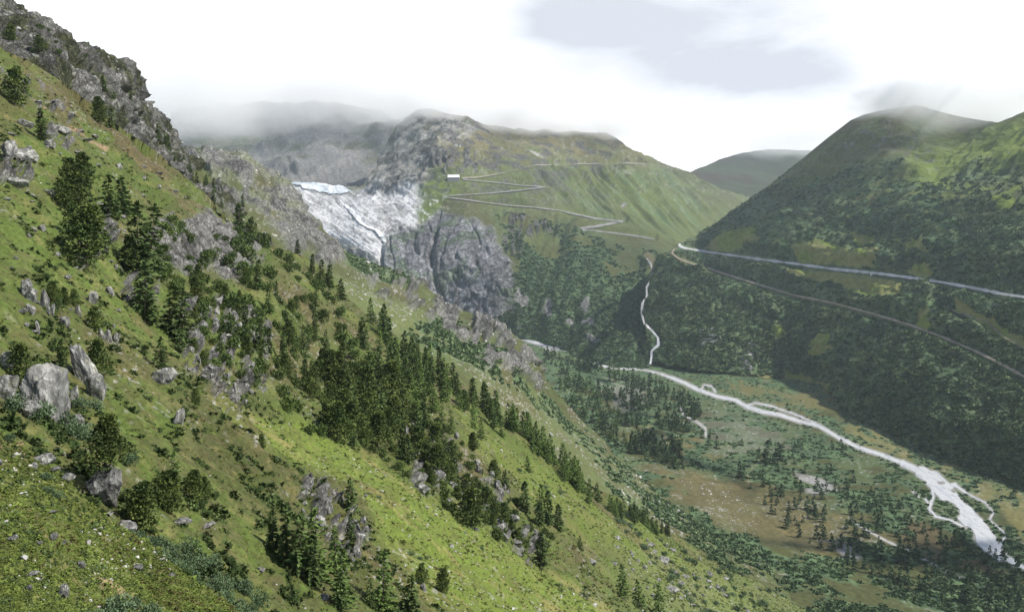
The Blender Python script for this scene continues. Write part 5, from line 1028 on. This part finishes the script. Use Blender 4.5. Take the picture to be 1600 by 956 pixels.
def soft_vapour(name, dens, seed, nscale=1.6, asp=(1, 1, 1)):
    """vapour thinning out towards a ragged edge (object space: the unit ball)"""
    m = bpy.data.materials.new(name); m.use_nodes = True; nt = m.node_tree; nt.nodes.clear(); L = nt.links.new
    o = nt.nodes.new('ShaderNodeOutputMaterial'); p = nt.nodes.new('ShaderNodeVolumePrincipled'); L(p.outputs[0], o.inputs['Volume'])
    tc = nt.nodes.new('ShaderNodeTexCoord'); ln = nt.nodes.new('ShaderNodeVectorMath'); ln.operation = 'LENGTH'; L(tc.outputs['Object'], ln.inputs[0])
    mp = nt.nodes.new('ShaderNodeMapping'); mp.inputs['Scale'].default_value = asp; mp.inputs['Location'].default_value = (seed * 3.1, seed * 1.7, 0); L(tc.outputs['Object'], mp.inputs[0])
    n = nt.nodes.new('ShaderNodeTexNoise'); n.inputs['Scale'].default_value = nscale; n.inputs['Detail'].default_value = 4; n.inputs['Roughness'].default_value = .55; L(mp.outputs[0], n.inputs['Vector'])
    def mt(op, x, y, cl=False):
        k = nt.nodes.new('ShaderNodeMath'); k.operation = op; k.use_clamp = cl
        for i, q in enumerate((x, y)):
            if isinstance(q, (int, float)): k.inputs[i].default_value = q
            else: L(q, k.inputs[i])
        return k.outputs[0]
    f = mt('SUBTRACT', 1.0, ln.outputs['Value']); f = mt('ADD', f, mt('MULTIPLY', mt('SUBTRACT', n.outputs['Fac'], .55), 2.2))
    f = mt('MULTIPLY', mt('MULTIPLY', f, 2.0, True), mt('MULTIPLY', mt('SUBTRACT', 1.0, ln.outputs['Value']), 4.0, True))
    L(mt('MULTIPLY', f, dens), p.inputs['Density']); p.inputs['Color'].default_value = (1, 1, 1, 1); p.inputs['Anisotropy'].default_value = 0.1
    return m
def mist(u, v, Y, rx, ry, rz, dens, seed, nscale=1.6):
    bm = bmesh.new(); bmesh.ops.create_icosphere(bm, subdivisions=4, radius=1.0)
    me = bpy.data.meshes.new('summit_mist'); bm.to_mesh(me); bm.free()
    mn = min(rx, ry); o = link('summit_mist', me, soft_vapour('mist_vapour', dens, seed, nscale, (rx / mn, ry / mn, rz / mn * 1.6)), kind='stuff')
    o.location = world(u, v, Y); o.scale = (rx, ry, rz); return o
mist(430, 128, 5250, 1900, 1000, 480, .0016, 1, 2.4)
mist(570, 160, 5000, 750, 500, 215, .0018, 9, 2.4)
mist(300, 172, 4700, 600, 600, 200, .0026, 2, 2.4)
mist(650, 165, 3600, 300, 350, 105, .0062, 3, 2.4)
mist(800, 182, 3850, 420, 400, 125, .0062, 4, 2.6)
mist(930, 197, 4000, 360, 350, 95, .006, 5, 2.6)
mist(1225, 222, 6300, 800, 600, 170, .002, 6, 2.4)
mist(1530, 165, 2450, 420, 420, 140, .005, 7, 2.6)
mist(1395, 158, 2520, 170, 260, 65, .006, 8, 2.4)
# out-of-view clouds added sunward to shade the valley and the mountain across
cloud('shade_cloud', 2330, 1150, 1650, 620, 1500, 110, .0004, 11, rot=.12, amp=.3)
cloud('shade_cloud', 1650, 2300, 1650, 420, 520, 90, .0011, 12, amp=.35)
print('air', round(time.time() - T0, 1))

print('built', round(time.time() - T0, 1))
